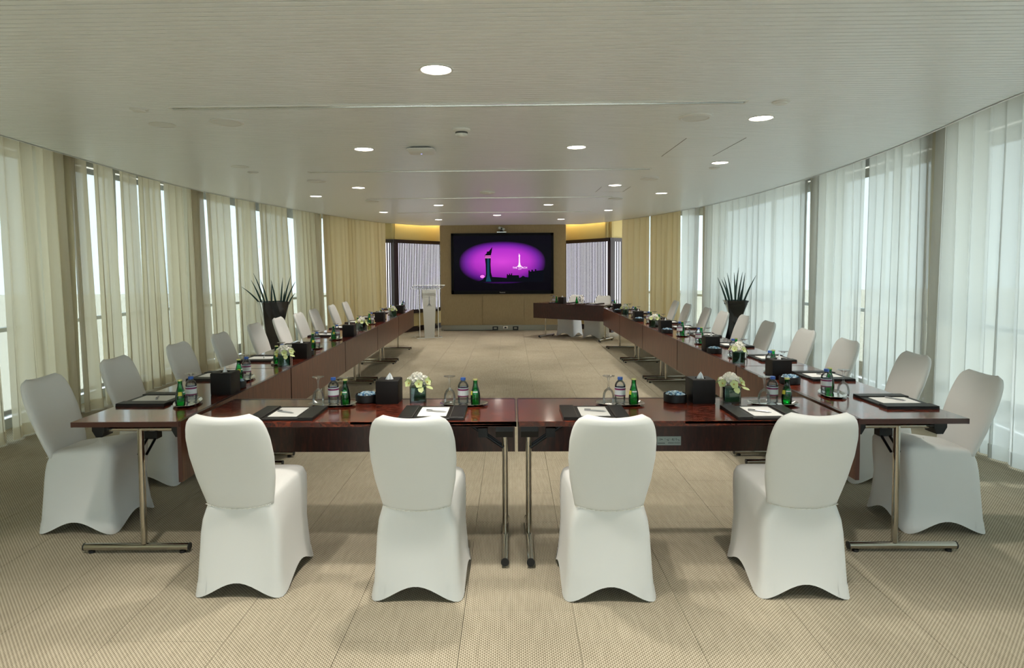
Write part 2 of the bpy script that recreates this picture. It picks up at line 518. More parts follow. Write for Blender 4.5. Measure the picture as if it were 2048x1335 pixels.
# ------------------------------------------------------------------ shell: windows, columns
def window_run(W, ylist, sgn, first):
    n = first
    for (y0, y1) in zip(ylist[:-1], ylist[1:]):
        s0, s1 = s_at_y(W, y0), s_at_y(W, y1)
        a, b = along(W, s0), along(W, s1)
        win = bpy.data.objects.new('window_%d' % n, None); COL.objects.link(win); struct(win)
        ang = math.atan2(b[1] - a[1], b[0] - a[0]); L = float(np.hypot(*(b - a))); c = (a + b) / 2
        win.location = (c[0], c[1], 0); win.rotation_euler = (0, 0, ang)
        fr = MB()
        for z in (0.05, SZ - 0.05): fr.box((0, 0, z), (L, 0.07, 0.10))
        for x in (-L / 2 + 0.03, L / 2 - 0.03): fr.box((x, 0, SZ / 2), (0.06, 0.08, SZ))
        fr.build('window_frame', M_alu, win)
        mu = MB(); mu.box((0, 0, SZ / 2), (0.045, 0.06, SZ - 0.2)); mu.build('mullion', M_alu, win)
        mu = MB(); mu.box((0, 0, 0.95), (L - 0.12, 0.05, 0.04)); mu.build('transom', M_alu, win)
        for x in (-L / 4, L / 4):
            g = MB(); g.box((x, 0, SZ / 2), (L / 2 - 0.07, 0.012, SZ - 0.22)); g.build('pane', M_pane, win)
        n += 1
    return n
ycL = [-3.4, -1.3, 1.3, 3.85, 6.4, 9.05, 12.0, 14.2]
ycR = [-3.4, -1.4, 0.9, 3.35, 5.9, 8.5, 11.35, 14.0]
n = window_run(WL_, ycL, -1, 1)
n = window_run(WR_, ycR, 1, n)
k = 1
for W, yc, sg in ((WL_, ycL, 1), (WR_, ycR, -1)):
    for y in yc[1:-1]:
        p = along(W, s_at_y(W, y))
        c = MB(); c.box((p[0] + sg * 0.19, p[1], SZ / 2), (0.26, 0.36, SZ)); struct(c.build('column_%d' % k, M_col)); k += 1
# unseen bare windows behind the photographer, added to give frontal fill light
W_FILL = np.array([(3.2, -3.75), (2.0, -3.85), (-0.2, -3.9), (-2.4, -3.85), (-3.6, -3.75)])
for a_, b2_ in zip(W_FILL[:-1], W_FILL[1:]):
    win = bpy.data.objects.new('window_%d' % n, None); COL.objects.link(win); struct(win); n += 1
    ang = math.atan2(b2_[1] - a_[1], b2_[0] - a_[0]); L_ = float(np.hypot(*(b2_ - a_))); c_ = (a_ + b2_) / 2
    win.location = (c_[0], c_[1], 0); win.rotation_euler = (0, 0, ang)
    fr = MB()
    for z in (0.05, SZ - 0.05): fr.box((0, 0, z), (L_, 0.07, 0.10))
    for x in (-L_ / 2 + 0.03, L_ / 2 - 0.03): fr.box((x, 0, SZ / 2), (0.06, 0.08, SZ))
    fr.build('window_frame', M_alu, win)
    g = MB(); g.box((0, 0, SZ / 2), (L_ - 0.12, 0.012, SZ - 0.22)); g.build('pane', M_pane, win)
# outside: the ground far below the glass
g = MB(); g.box((0, 7, -9.0), (500, 500, 0.2)); struct(g.build('ground', M_sand))

# ------------------------------------------------------------------ shell: far wall
TY = 14.9
wf = bpy.data.objects.new('wall_front', None); COL.objects.link(wf); struct(wf)
core = MB(); core.box((-0.19, TY + 0.42, SZ / 2), (2.92, 0.80, SZ)); core.build('wall_core', M_wall, wf)
xs_ = [-1.672, -0.685, 0.305, 1.292]
for a, b in zip(xs_[:-1], xs_[1:]):
    p = MB(); p.box(((a + b) / 2, TY + 0.01, 0.13 + (CZ - 0.13) / 2), (b - a - 0.008, 0.03, CZ - 0.13), ch=0.0); p.build('wall_panel', M_wall, wf)
for sx_ in (-1.664, 1.284):
    p = MB(); p.box((sx_, TY + 0.42, 0.13 + (CZ - 0.13) / 2), (0.03, 0.78, CZ - 0.13)); p.build('wall_panel', M_wall, wf)
p = MB(); p.box((-0.19, TY + 0.41, 0.065), (2.95, 0.82, 0.125)); struct(p.build('baseboard_front', M_brushed))

def recess(side, A, B, Cc, nbig, nsmall):
    """A: inner end behind the screen wall, B: corner, Cc: end behind the gold drape"""
    nm = 'left' if side < 0 else 'right'
    wall = bpy.data.objects.new('wall_%s' % nm, None); COL.objects.link(wall); struct(wall)
    scr = thing('slat_screen', 'dark vertical slat screen, backlit white, beside the %s' % ('clear lectern' if side < 0 else 'angled head table'), 'screen', group=None)
    scr.location = (B[0], B[1], 0)
    for (p, q, ns, main) in ((A, B, nbig, True), (B, Cc, nsmall, False)):
        p = Vector((p[0], p[1], 0)); q = Vector((q[0], q[1], 0))
        d = (q - p); L = d.length; d.normalize()
        nrm = Vector((d.y, -d.x, 0))
        if nrm.y > 0: nrm = -nrm
        ang = math.atan2(d.y, d.x); mid = (p + q) / 2
        def bx(mb, along_, depth, z0, z1, wd, th):
            c = p + d * along_ + nrm * depth
            mb.box((c.x, c.y, (z0 + z1) / 2), (wd, th, z1 - z0), ang)
        m_ = MB(); bx(m_, L / 2, -0.10, 2.14, SZ, L, 0.06); m_.build('upper_wall', M_ywall, wall)
        m_ = MB(); bx(m_, L / 2, -0.10, 0.12, 0.44, L, 0.06); m_.build('lower_wall', M_ywall, wall)
        m_ = MB(); bx(m_, L / 2 - (0.20 if main else -0.2), -0.24, 0.0, SZ, L - 0.42, 0.08); m_.build('wall_backing', M_plain, wall)
        m_ = MB(); bx(m_, L / 2, -0.09, 0.0, 0.12, L, 0.06); struct(m_.build('baseboard_%s' % nm, M_darkwood))
        def lb(name, mtl, fn):
            mb = MB(); fn(mb)
            mb.v = [(x - B[0], y - B[1], z) for x, y, z in mb.v]
            return mb.build(name, mtl, scr)
        lb('backlit_panel', M_glow, lambda mb: bx(mb, L / 2, -0.095, 0.5, 2.08, L - 0.04, 0.02))
        lb('top_rail', M_darkwood, lambda mb: bx(mb, L / 2, -0.07, 2.065, 2.145, L + 0.02, 0.10))
        lb('bottom_rail', M_darkwood, lambda mb: bx(mb, L / 2, -0.07, 0.43, 0.515, L + 0.02, 0.10))
        if main: lb('corner_post', M_darkwood, lambda mb: bx(mb, L - 0.055, -0.07, 0.5, 2.08, 0.15, 0.10))
        a0, a1 = (0.0, L - 0.13) if main else (0.05, L - 0.01)
        if side > 0 and not main: pass
        st = (a1 - a0) / ns
        sl0 = MB(); sl0.box((0, 0, 1.29), (st * 0.55, 0.006, 1.56)); me = sl0.mesh('slat', M_slat)
        for i in range(ns):
            c = p + d * (a0 + st * (i + 0.5)) + nrm * -0.07
            put('slat', me, scr, (c.x - B[0], c.y - B[1], 0), ang)
    # led strip in the gap between ceiling edge and wall
    p = Vector((A[0], A[1], 0)); q = Vector((B[0], B[1], 0)); d = (q - p); L = d.length; d.normalize()
    nrm = Vector((d.y, -d.x, 0))
    if nrm.y > 0: nrm = -nrm
    c = p + d * (L / 2) + nrm * 0.02
    cv = MB(); cv.box((0, 0, 0.02), (L - 0.1, 0.05, 0.02)); cv_o = cv.build('cove_light', M_cove)
    cv_o.location = (c.x, c.y, CZ + 0.10); cv_o.rotation_euler = (0, 0, math.atan2(d.y, d.x))
    tag(cv_o, 'warm cove light strip over the slat screen by the %s' % ('lectern' if side < 0 else 'head table'), 'light')
recess(-1, (-1.70, 15.66), (-2.605, 14.178), (-2.98, 14.13), 27, 6)
recess(1, (1.30, 15.66), (2.214, 14.232), (2.62, 14.55), 28, 6)

# ------------------------------------------------------------------ drapes
def drape(D, s0, s1, m, name, label, seed, fold=0.11, amp=0.045, hem=True, inward=1, lean=0.0, gap=0.0, z1=SZ - 0.02):
    rnd = random.Random(seed)
    L = s1 - s0
    # irregular folds
    edges = [0.0]
    while edges[-1] < L: edges.append(edges[-1] + fold * rnd.uniform(0.6, 1.5))
    nph = len(edges)
    amps = [amp * rnd.uniform(0.5, 1.35) for _ in range(nph + 1)]
    skew = [rnd.uniform(-0.03, 0.03) for _ in range(nph + 1)]
    nx = max(12, int(L / fold * 14))
    nz = 12
    t = arc(D)
    dD = np.gradient(D, axis=0); dD /= np.linalg.norm(dD, axis=1)[:, None]
    rows = []
    zs = [0.012] + [0.012 + (z1 - 0.012) * (k / (nz - 1)) for k in range(1, nz)]
    for z in zs:
        q = z / z1
        row = []
        for i in range(nx + 1):
            u = L * i / nx
            k = np.searchsorted(edges, u, 'right') - 1
            k = min(k, nph - 2)
            fr = (u - edges[k]) / (edges[k + 1] - edges[k])
            ph = 2 * PI * fr
            A = amps[k] * (1 - fr) + amps[k + 1] * fr
            A *= (0.85 + 0.3 * (1 - q))
            off = A * math.sin(ph) + 0.2 * A * math.sin(2 * ph + 1.0 + 1.2 * q)
            tan = 0.14 * fold * math.sin(2 * ph) * (0.6 + 0.5 * (1 - q)) + skew[k] * (1 - q)
            ss = s0 + L / 2 + (u - L / 2) * (1 - gap * min(1, 1.3 * q)) + tan + lean * (1 - q)
            x = np.interp(ss, t, D[:, 0]); y = np.interp(ss, t, D[:, 1])
            dx = np.interp(ss, t, dD[:, 0]); dy = np.interp(ss, t, dD[:, 1])
            nx_, ny_ = (dy, -dx) if inward > 0 else (-dy, dx)
            row.append((x + nx_ * off, y + ny_ * off, z))
        rows.append(row)
    mb = MB(); mb.grid(rows)
    root = thing(name, label, 'curtain')
    o = mb.build('drape_cloth', m, root, 180)
    if hem:
        hb = MB()
        hb.grid([[(x, y, z + (0.11 if j else 0.0)) for (x, y, z) in rows[0]] for j in (0, 1)])
        # the doubled hem lies just inside the cloth
        cx = 0.004
        hb.v = [(x + (cx if inward > 0 else -cx), y, z) for x, y, z in hb.v]
        hb.build('hem', m, root, 180)
    return root
# cream side: eleven narrow drapes with slits between them, then the gold one
yL = [-3.1, -0.6, 2.2, 4.6, 5.35, 5.85, 6.35, 6.75, 7.25, 7.65, 8.2, 8.7, 9.1, 9.75, 10.3, 11.1, 11.9]
sL = [s_at_y(DL, y) for y in yL]
for i in range(len(sL) - 1):
    drape(DL, sL[i] + 0.02, sL[i + 1] - 0.025, M_sheerL, 'sheer_curtain',
          'cream sheer curtain drape, %s from the near end' % ORD[i], 100 + i, 0.15, 0.045, True, 1, 0.10, 0.10 if i > 2 else 0.03)
drape(DL, sL[-1] + 0.02, s_at_y(DL, 13.88), M_gold, 'gold_curtain', 'heavy gold drape beside the cream sheers and the lectern screen', 130, 0.14, 0.055, True, 1, 0.08, 0.0, CZ + 0.15)
yR = [-3.1, -0.6, 2.2, 4.2, 5.86, 7.15, 8.46, 11.28, 11.75]
sR = [s_at_y(DR, y) for y in yR]
for i in range(len(sR) - 1):
    drape(DR, sR[i] + 0.02, sR[i + 1] - 0.02, M_sheerR, 'sheer_curtain',
          'bright white sheer curtain drape, %s from the near end' % ORD[i], 200 + i, 0.18, 0.036, True, -1, 0.05, 0.03)
sg0, sg1, sg2 = s_at_y(DR, 11.8), s_at_y(DR, 12.75), s_at_y(DR, 13.56)
drape(DR, sg0, sg1 - 0.01, M_gold, 'gold_curtain', 'heavy gold drape next to the bright white sheers', 230, 0.14, 0.05, True, -1, 0.02, 0.0, CZ + 0.15)
drape(DR, sg1 + 0.01, sg2, M_gold, 'gold_curtain', 'heavy gold drape next to the slat screen behind the head table', 231, 0.14, 0.05, True, -1, 0.02, 0.0, CZ + 0.15)

# ------------------------------------------------------------------ tables
TH, TD, TLEN, ZB = 0.74, 0.564, 1.694, 0.424
INSET = {-1: 0.13, 1: 0.13}
PANEL = M_panel
def make_table(loc, rz, label, group, L=TLEN):
    # local frame: x along the table, y=0 at the panel side, +y towards the seats
    t = thing('conference_table', label, 'table', loc, rz, group)
    g = 0.003
    tp = MB(); tp.box((0, TD / 2 + 0.012, TH - 0.0125), (L - 2 * g - 0.012, TD - 0.024, 0.025), ch=0.001); tp.build('table_top', M_top, t)
    ed = MB()
    ed.box((0, TD - 0.006, TH - 0.014), (L - 2 * g, 0.012, 0.026)); ed.build('edge_band', M_edge, t)
    for s in (-1, 1):
        e2 = MB(); e2.box((s * (L / 2 - g - 0.003), TD / 2 + 0.004, TH - 0.0135), (0.006, TD - 0.008, 0.026)); e2.build('edge_band', M_edge, t)
        e2 = MB(); e2.box((s * (L / 2 - g - 0.0075), 0.0105, (ZB + TH) / 2), (0.003, 0.0195, TH - ZB)); e2.build('panel_edge', M_edge, t)
    e2 = MB(); e2.box((0, 0.0105, TH + 0.0003), (L - 2 * g - 0.012, 0.0195, 0.0014)); e2.build('panel_edge', M_edge, t)
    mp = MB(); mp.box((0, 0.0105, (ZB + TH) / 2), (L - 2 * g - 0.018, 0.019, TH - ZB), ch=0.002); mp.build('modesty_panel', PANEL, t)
    for s in (-1, 1):
        x = s * (L / 2 - INSET[s])
        py = 0.28
        post = MB(); post.tube((x, py, 0.05), (x, py, 0.675), 0.0165, n=14); post.build('leg_post', M_chrome, t, 40)
        foot = MB(); foot.tube((x, 0.04, 0.032), (x, 0.60, 0.032), 0.0195, n=14)
        fo = foot.build('foot_bar', M_chrome, t, 40)
        for yy, dy in ((0.04, -0.006), (0.60, 0.006)):
            cp = MB(); cp.tube((x, yy, 0.032), (x, yy + dy, 0.032), 0.0205, n=14); cp.build('end_cap', M_blackpl, fo, 40)
        for yy in (0.075, 0.565):
            gl = MB(); gl.tube((x, yy, 0.0), (x, yy, 0.014), 0.016, n=10); gl.build('glide', M_blackpl, fo, 40)
        tb = MB(); tb.tube((x, 0.06, 0.672), (x, 0.50, 0.672), 0.0125, n=12); tb.build('top_bar', M_chrome, t, 40)
        for yy in (0.055, 0.475):
            br = MB(); br.prism([(yy - 0.03, 0), (yy + 0.035, 0), (yy + 0.035, -0.04), (yy + 0.015, -0.075), (yy - 0.018, -0.075), (yy - 0.03, -0.045)], -0.045, 0.045)
            br.v = [(x + z, a, TH - 0.026 + b) for a, b, z in br.v]
            br.build('hinge_bracket', M_blackmet, t)
        ba = MB(); ba.box((x, 0.27, 0.702), (0.03, 0.40, 0.018)); ba.build('under_rail', M_blackmet, t)
        st = MB()
        for yy in (py - 0.022, py + 0.022):
            st.tube((x - s * 0.01, yy, 0.53), (x - s * 0.27, yy, 0.712), 0.007, n=6)
        st.box((x - s * 0.12, py, 0.615), (0.05, 0.07, 0.05)); st.build('folding_brace', M_blackmet, t)
    return t
table = Proto(make_table)
XL, YL, aL = -1.6987, 3.1595, -0.0128
XR, YR, aR = 1.7454, 3.1753, -0.0053
Y0F, XSF = 3.149, 0.0257
def wl(d, t, z=TH): return (XL + math.sin(aL) * d - math.cos(aL) * t, YL + math.cos(aL) * d + math.sin(aL) * t, z)
def wr(d, t, z=TH): return (XR + math.sin(aR) * d + math.cos(aR) * t, YR + math.cos(aR) * d - math.sin(aR) * t, z)
RZL, RZR = PI / 2 - aL, -PI / 2 - aR      # local x runs along the wing, +y points to the seats
TG = 'dark conference tables'
for i in range(5):
    p = wl(TLEN * (i + 0.5), 0, 0); table((p[0], p[1], 0), RZL, 'dark wood folding table, cream-curtain side, %s from the near end' % ORD[i], TG)
for i in range(5):
    p = wr(TLEN * (i + 0.5), 0, 0); table((p[0], p[1], 0), RZR, 'dark wood folding table, white-curtain side, %s from the near end' % ORD[i], TG)
RZF = PI
ft = []
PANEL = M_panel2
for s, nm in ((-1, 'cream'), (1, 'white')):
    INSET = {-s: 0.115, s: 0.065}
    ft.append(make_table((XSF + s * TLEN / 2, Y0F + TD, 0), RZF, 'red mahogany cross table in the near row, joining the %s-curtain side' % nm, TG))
HA = math.atan2(12.345 - 13.35, 1.806 - 0.462)
def hd(s, t, z=TH):
    return (0.462 + math.cos(HA) * s - math.sin(HA) * t, 13.35 + math.sin(HA) * s + math.cos(HA) * t, z)
INSET = {-1: 0.13, 1: 0.13}
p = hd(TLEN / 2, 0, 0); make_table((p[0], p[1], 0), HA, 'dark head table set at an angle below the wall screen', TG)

# engraved plates on the front tables, with their script and small lines
def plate(t, x):
    pl = MB(); pl.box((x, 0.0215, 0.487), (0.140, 0.003, 0.053)); po = pl.build('maker_plate', M_plate, t)
    rnd = random.Random(3)
    ik = MB()
    def bar(u, v, w, h, a=0.0):
        M_ = Matrix.Rotation(a, 3, 'Y')
        ik.box((x - u * 1.33, 0.0234, 0.487 + v * 1.33), (w * 1.33, 0.0006, h * 1.33), M=M_)
    bar(-0.036, 0.005, 0.016, 0.0018, 0.12); bar(-0.036, 0.009, 0.016, 0.0015, -0.25)
    for k in range(26):
        bar(-0.022 + 0.062 * rnd.random(), 0.006 + 0.008 * (rnd.random() - 0.5), 0.002 + 0.004 * rnd.random(), 0.0012, rnd.uniform(-1.2, 1.2))
    bar(0.015, 0.006, 0.002, 0.008); bar(0.043, 0.003, 0.002, 0.007, 0.3)
    bar(-0.034, -0.0105, 0.032, 0.003); bar(0.008, -0.011, 0.026, 0.0012); bar(0.008, -0.008, 0.026, 0.0012)
    bar(0.036, -0.0075, 0.026, 0.001); bar(0.036, -0.011, 0.026, 0.001)
    ik.build('lettering', M_ink, po)
plate(ft[1], -0.055); plate(ft[0], -0.054)

# ------------------------------------------------------------------ chairs with stretch covers
def chair_meshes():
    out = {}
    n = 64
    # perimeter of a rounded rectangle, as unit-square coordinates
    def peri(wb, wf, yb, yf, pinch_s, pinch_b, r=0.045):
        pts = []
        per = []
        m = n // 4
        for side in range(4):
            for i in range(m):
                q = -1 + 2 * (i + 0.5) / m
                if side == 0: per.append((q, -1))
                elif side == 1: per.append((1, q))
                elif side == 2: per.append((-q, 1))
                else: per.append((-1, -q))
        for (a, b) in per:
            # squircle rounding
            l = max(abs(a), abs(b)); k = (abs(a) ** 9 + abs(b) ** 9) ** (1 / 9)
            a2, b2 = a * l / k, b * l / k
            hw = wb + (wf - wb) * (b2 + 1) / 2
            x = a2 * hw; yv = yb + (yf - yb) * (b2 + 1) / 2
            if abs(a) == 1: x *= 1 - pinch_s * (1 - b * b)
            else: yv += (pinch_b if b < 0 else -pinch_b) * (1 - a * a)
            e = b if abs(a) == 1 else a
            pts.append((x, yv, e))
        return pts
    levels = [0.0, 0.06, 0.14, 0.25, 0.38, 0.52, 0.66, 0.80, 0.90, 0.96, 1.0]
    ZR = 0.452
    rings = []
    for t in levels:
        wb = float(np.interp(t, [0, 0.12, 0.45, 0.65, 0.8, 0.92, 1], [0.214, 0.207, 0.199, 0.193, 0.182, 0.162, 0.150]))
        wf = float(np.interp(t, [0, 0.12, 0.5, 0.85, 0.96, 1], [0.222, 0.214, 0.203, 0.204, 0.202, 0.195]))
        yb = float(np.interp(t, [0, 0.12, 0.5, 0.8, 0.9, 1], [-0.232, -0.226, -0.212, -0.206, -0.206, -0.196]))
        yf = float(np.interp(t, [0, 0.12, 0.5, 0.85, 0.96, 1], [0.236, 0.226, 0.208, 0.222, 0.222, 0.214]))
        pin = 0.07 * math.sin(PI * min(1, t * 1.0)) * (1 - 0.3 * t)
        rg = []
        for (x, y, e) in peri(wb, wf, yb, yf, pin, 0.012 * math.sin(PI * t)):
            arch = 0.074 * 0.5 * (1 + math.cos(PI * min(1.0, abs(e) / 0.98)))
            z = arch + (ZR - arch) * t
            z += 0.036 * t ** 3 * (0.5 * (y / 0.2))
            rg.append((x, y, z))
        rings.append(rg)
    mb = MB(); mb.rings(rings)
    out['skirt'] = mb.mesh('skirt', M_cloth, 60)
    # seat cushion top
    top = rings[-1]
    cx, cy = 0.0, 0.01
    rs = [top]
    for k, (sc, dz) in enumerate(((0.975, 0.012), (0.92, 0.021), (0.75, 0.029), (0.5, 0.030), (0.2, 0.028), (0.02, 0.028))):
        rs.append([(cx + (x - cx) * sc, cy + (y - cy) * sc, z + dz) for x, y, z in top])
    mb = MB(); mb.rings(rs, cap1=True)
    out['seat'] = mb.mesh('seat', M_cloth, 60)
    # back
    nv, nu = 26, 24
    z0, z1 = 0.428, 0.872
    def W(v): return float(np.interp(v, [0, 0.08, 0.3, 0.55, 0.75, 0.86, 0.92, 0.96, 0.985, 1.0], [0.158, 0.165, 0.184, 0.194, 0.191, 0.181, 0.170, 0.155, 0.138, 0.118]))
    fr_, bk_ = [], []
    for j in range(nv + 1):
        v = j / nv
        wv = W(v); yc = -0.188 - 0.150 * v ** 1.15
        th = float(np.interp(v, [0, 0.15, 0.6, 0.9, 0.97, 0.99, 1.0], [0.022, 0.032, 0.034, 0.030, 0.024, 0.017, 0.006]))
        fa, ba = [], []
        for i in range(nu + 1):
            u = math.sin((-1 + 2 * i / nu) * PI / 2)
            x = wv * u
            e = math.sqrt(max(0.0, 1 - abs(u) ** 5))
            z = z0 + (z1 - z0) * v
            sad = (0.013 * (u * u) - 0.002) * max(0, (v - 0.6) / 0.4) ** 2
            if v < 0.25: z += -0.016 * (1 - u * u) * (1 - v / 0.25)
            curve = 0.020 * u * u
            fa.append((x, yc + th * e + curve, z + sad))
            ba.append((x, yc - th * e + curve, z + sad))
        fr_.append(fa); bk_.append(ba)
    mb = MB(); mb.grid(fr_, True); mb.grid(bk_)
    mb.grid([fr_[-1], bk_[-1]], True); mb.grid([fr_[0], bk_[0]])
    me = mb.mesh('backrest', M_cloth, 75)
    import bmesh
    b = bmesh.new(); b.from_mesh(me); bmesh.ops.remove_doubles(b, verts=b.verts, dist=0.0006); bmesh.ops.recalc_face_normals(b, faces=b.faces)
    b.to_mesh(me); b.free()
    me.polygons.foreach_set('use_smooth', [True] * len(me.polygons))
    out['backrest'] = me
    pts = []
    for i in range(21):
        u = math.sin((-1 + 2 * i / 20) * PI / 2)
        pts.append((0.153 * u, -0.2120 + 0.022 * u * u, 0.431 - 0.016 * (1 - u * u)))
    mb = MB(); mb.path(pts, 0.0022, 6); out['seam'] = mb.mesh('seam', M_seam, 180)
    # foot pockets: doubled cloth at the four corners
    m = n // 4
    pockets = []
    for corner in range(4):
        c = (corner + 1) * m
        idx = [(c - 3 + k) % n for k in range(6)]
        rows = []
        for t in range(0, 3):
            row = []
            for i in idx:
                x, y, z = rings[t][i]
                d = Vector((x, y, 0)).normalized() * 0.0025
                row.append((x + d.x, y + d.y, z + 0.001))
            rows.append(row)
        mb = MB(); mb.grid(rows); pockets.append(mb.mesh('foot_pocket', M_cloth, 180))
    out['pockets'] = pockets
    return out
def make_chair(loc, rz, label, group):
    c = thing('covered_chair', label, 'chair', loc, rz, group)
    me = chair_meshes()
    for k in ('skirt', 'seat', 'backrest', 'seam'): put(k, me[k], c)
    for q in me['pockets']: put('foot_pocket', q, c)
    return c
chair = Proto(make_chair)
CG = 'white covered conference chairs'
for i, (x, y) in enumerate([(-1.272, 3.045), (-0.438, 3.015), (0.442, 3.015), (1.335, 3.040)]):
    chair((x, y, 0), random.uniform(-0.02, 0.02), 'white covered chair with its back to the camera, %s from the cream-curtain side' % ORD[i], CG)
LY = [3.765, 4.56, 5.42, 6.26, 7.29, 8.16, 8.96, 9.76, 10.84, 11.77]
RY = [3.77, 4.586, 5.44, 6.31, 7.21, 8.09, 8.775, 9.6, 10.57, 11.46]
LX = [-2.736, -2.799, -2.801, -2.823, -2.90, -2.94, -2.95, -2.99, -3.008, -3.02]
RX = [2.65, 2.785, 2.762, 2.82, 2.81, 2.86, 2.83, 2.853, 2.838, 2.864]
for i in range(10):
    chair((LX[i] + 0.22, LY[i] - 0.045, 0), -PI / 2 + random.uniform(-0.03, 0.03), 'white covered chair on the cream-curtain side, %s from the near end' % ORD[i], CG)
for i in range(10):
    chair((RX[i] - 0.20, RY[i] - 0.045, 0), PI / 2 + random.uniform(-0.03, 0.03), 'white covered chair on the white-curtain side, %s from the near end' % ORD[i], CG)
for i, s in enumerate((0.42, 1.08)):
    p = hd(s, 0.80, 0); chair((p[0], p[1], 0), HA + PI, 'white covered chair behind the angled head table, %s the wall screen' % ('nearer' if i == 0 else 'farther from'), CG)

# ------------------------------------------------------------------ things on the tables
def make_pad(loc, rz, label, group):
    t = thing('writing_pad', label, 'desk pad', loc, rz, group)
    a = MB(); a.box((0, 0, 0.006), (0.34, 0.28, 0.012), ch=0.003); a.build('pad_base', M_leather, t)
    for s in (-1, 1):
        b = MB(); b.box((s * 0.132, 0, 0.0145), (0.076, 0.28, 0.005), ch=0.002); so_ = b.build('side_strip', M_leather, t)
        c = MB(); c.box((s * 0.0975, 0, 0.0172), (0.002, 0.27, 0.0006)); c.build('stitching', M_thread, so_)
    return t
pad = Proto(make_pad)
def make_paper(loc, rz, label, group):
    m_ = MB(); m_.box((0, 0, 0.001), (0.15, 0.205, 0.002))
    o = m_.build('note_paper', M_paper); o.location = loc; o.rotation_euler = (0, 0, rz)
    return tag(o, label, 'paper', group)
paper = Proto(make_paper)
def make_pen(loc, rz, label, group):
    t = thing('pen', label, 'pen', loc, rz, group)
    m_ = MB(); m_.tube((-0.055, 0, 0.0045), (0.045, 0, 0.0045), 0.0042, n=8); m_.build('barrel', M_pen, t, 40)
    m_ = MB(); m_.tube((0.045, 0, 0.0045), (0.062, 0, 0.0045), 0.0042, 0.001, n=8); m_.build('tip', M_pen, t, 40)
    m_ = MB(); m_.box((-0.038, 0, 0.0098), (0.034, 0.003, 0.0015)); m_.build('clip', M_blackmet, t)
    return t
pen = Proto(make_pen)
def make_tray(loc, rz, label, group):
    t = thing('serving_tray', label, 'tray', loc, rz, group)
    def outline(sx, sy):
        pts = []
        for i in range(9):
            q = -1 + 2 * i / 8; pts.append((0.135 * sx * q * 0.86, -0.075 * sy * (1 - 0.35 * q * q)))
        pts.append((0.135 * sx, -0.030 * sy)); pts.append((0.135 * sx, 0.030 * sy))
        for i in range(9):
            q = 1 - 2 * i / 8; pts.append((0.135 * sx * q * 0.86, 0.075 * sy * (1 - 0.35 * q * q)))
        pts.append((-0.135 * sx, 0.030 * sy)); pts.append((-0.135 * sx, -0.030 * sy))
        return pts
    r0 = [(x, y, 0.0) for x, y in outline(0.80, 0.74)]; r1 = [(x, y, 0.004) for x, y in outline(0.84, 0.80)]
    r2 = [(x, y, 0.012) for x, y in outline(1, 1)]; r3 = [(x, y, 0.0135) for x, y in outline(0.985, 0.97)]; r4 = [(x, y, 0.006) for x, y in outline(0.83, 0.79)]
    r5 = [(x, y, 0.003) for x, y in outline(0.78, 0.72)]
    m_ = MB(); m_.rings([r2, r3, r4, r5]); m_.build('rim', M_tray, t, 40)
    m_ = MB(); m_.rings([r2, r1, r0][::-1], cap0=True); m_.add([p for p in r5], [tuple(range(len(r5)))]); m_.build('tray_base', M_tray, t, 40)
    return t
tray = Proto(make_tray)
def make_goblet(loc, rz, label, group):
    t = thing('goblet', label, 'glass', loc, rz, group)
    m_ = MB(); m_.lathe([(0.0305, 0.0), (0.0325, 0.018), (0.0335, 0.035), (0.031, 0.055), (0.024, 0.073), (0.012, 0.084), (0.006, 0.090)], 20); m_.build('bowl', M_goblet, t, 180)
    m_ = MB(); m_.lathe([(0.006, 0.090), (0.0042, 0.105), (0.0045, 0.130), (0.009, 0.146)], 12); m_.build('stem', M_goblet, t, 180)
    m_ = MB(); m_.lathe([(0.009, 0.146), (0.024, 0.152), (0.034, 0.1555), (0.034, 0.1575), (0.0, 0.1575)], 20); m_.build('foot', M_goblet, t, 60)
    return t
goblet = Proto(make_goblet)
def make_water(loc, rz, label, group):
    t = thing('water_bottle', label, 'bottle', loc, rz, group)
    m_ = MB(); m_.lathe([(0.0, 0.002), (0.022, 0.0), (0.029, 0.004), (0.0305, 0.012), (0.029, 0.022), (0.0308, 0.032), (0.0300, 0.045), (0.0300, 0.095), (0.0305, 0.100), (0.029, 0.110), (0.023, 0.122), (0.014, 0.131), (0.012, 0.136)], 20); m_.build('bottle_body', M_bottle, t, 50)
    m_ = MB(); m_.lathe([(0.0, 0.004), (0.027, 0.006), (0.028, 0.100), (0.026, 0.110), (0.0, 0.110)], 16); m_.build('water', M_water, t, 50)
    m_ = MB(); m_.lathe([(0.0308, 0.045), (0.0308, 0.095)], 20); m_.build('paper_label', M_wlabel, t, 180)
    m_ = MB(); m_.lathe([(0.0145, 0.136), (0.0150, 0.140), (0.0145, 0.151), (0.0, 0.152)], 16, cap0=True); m_.build('cap', M_cap, t, 50)
    return t
water = Proto(make_water)
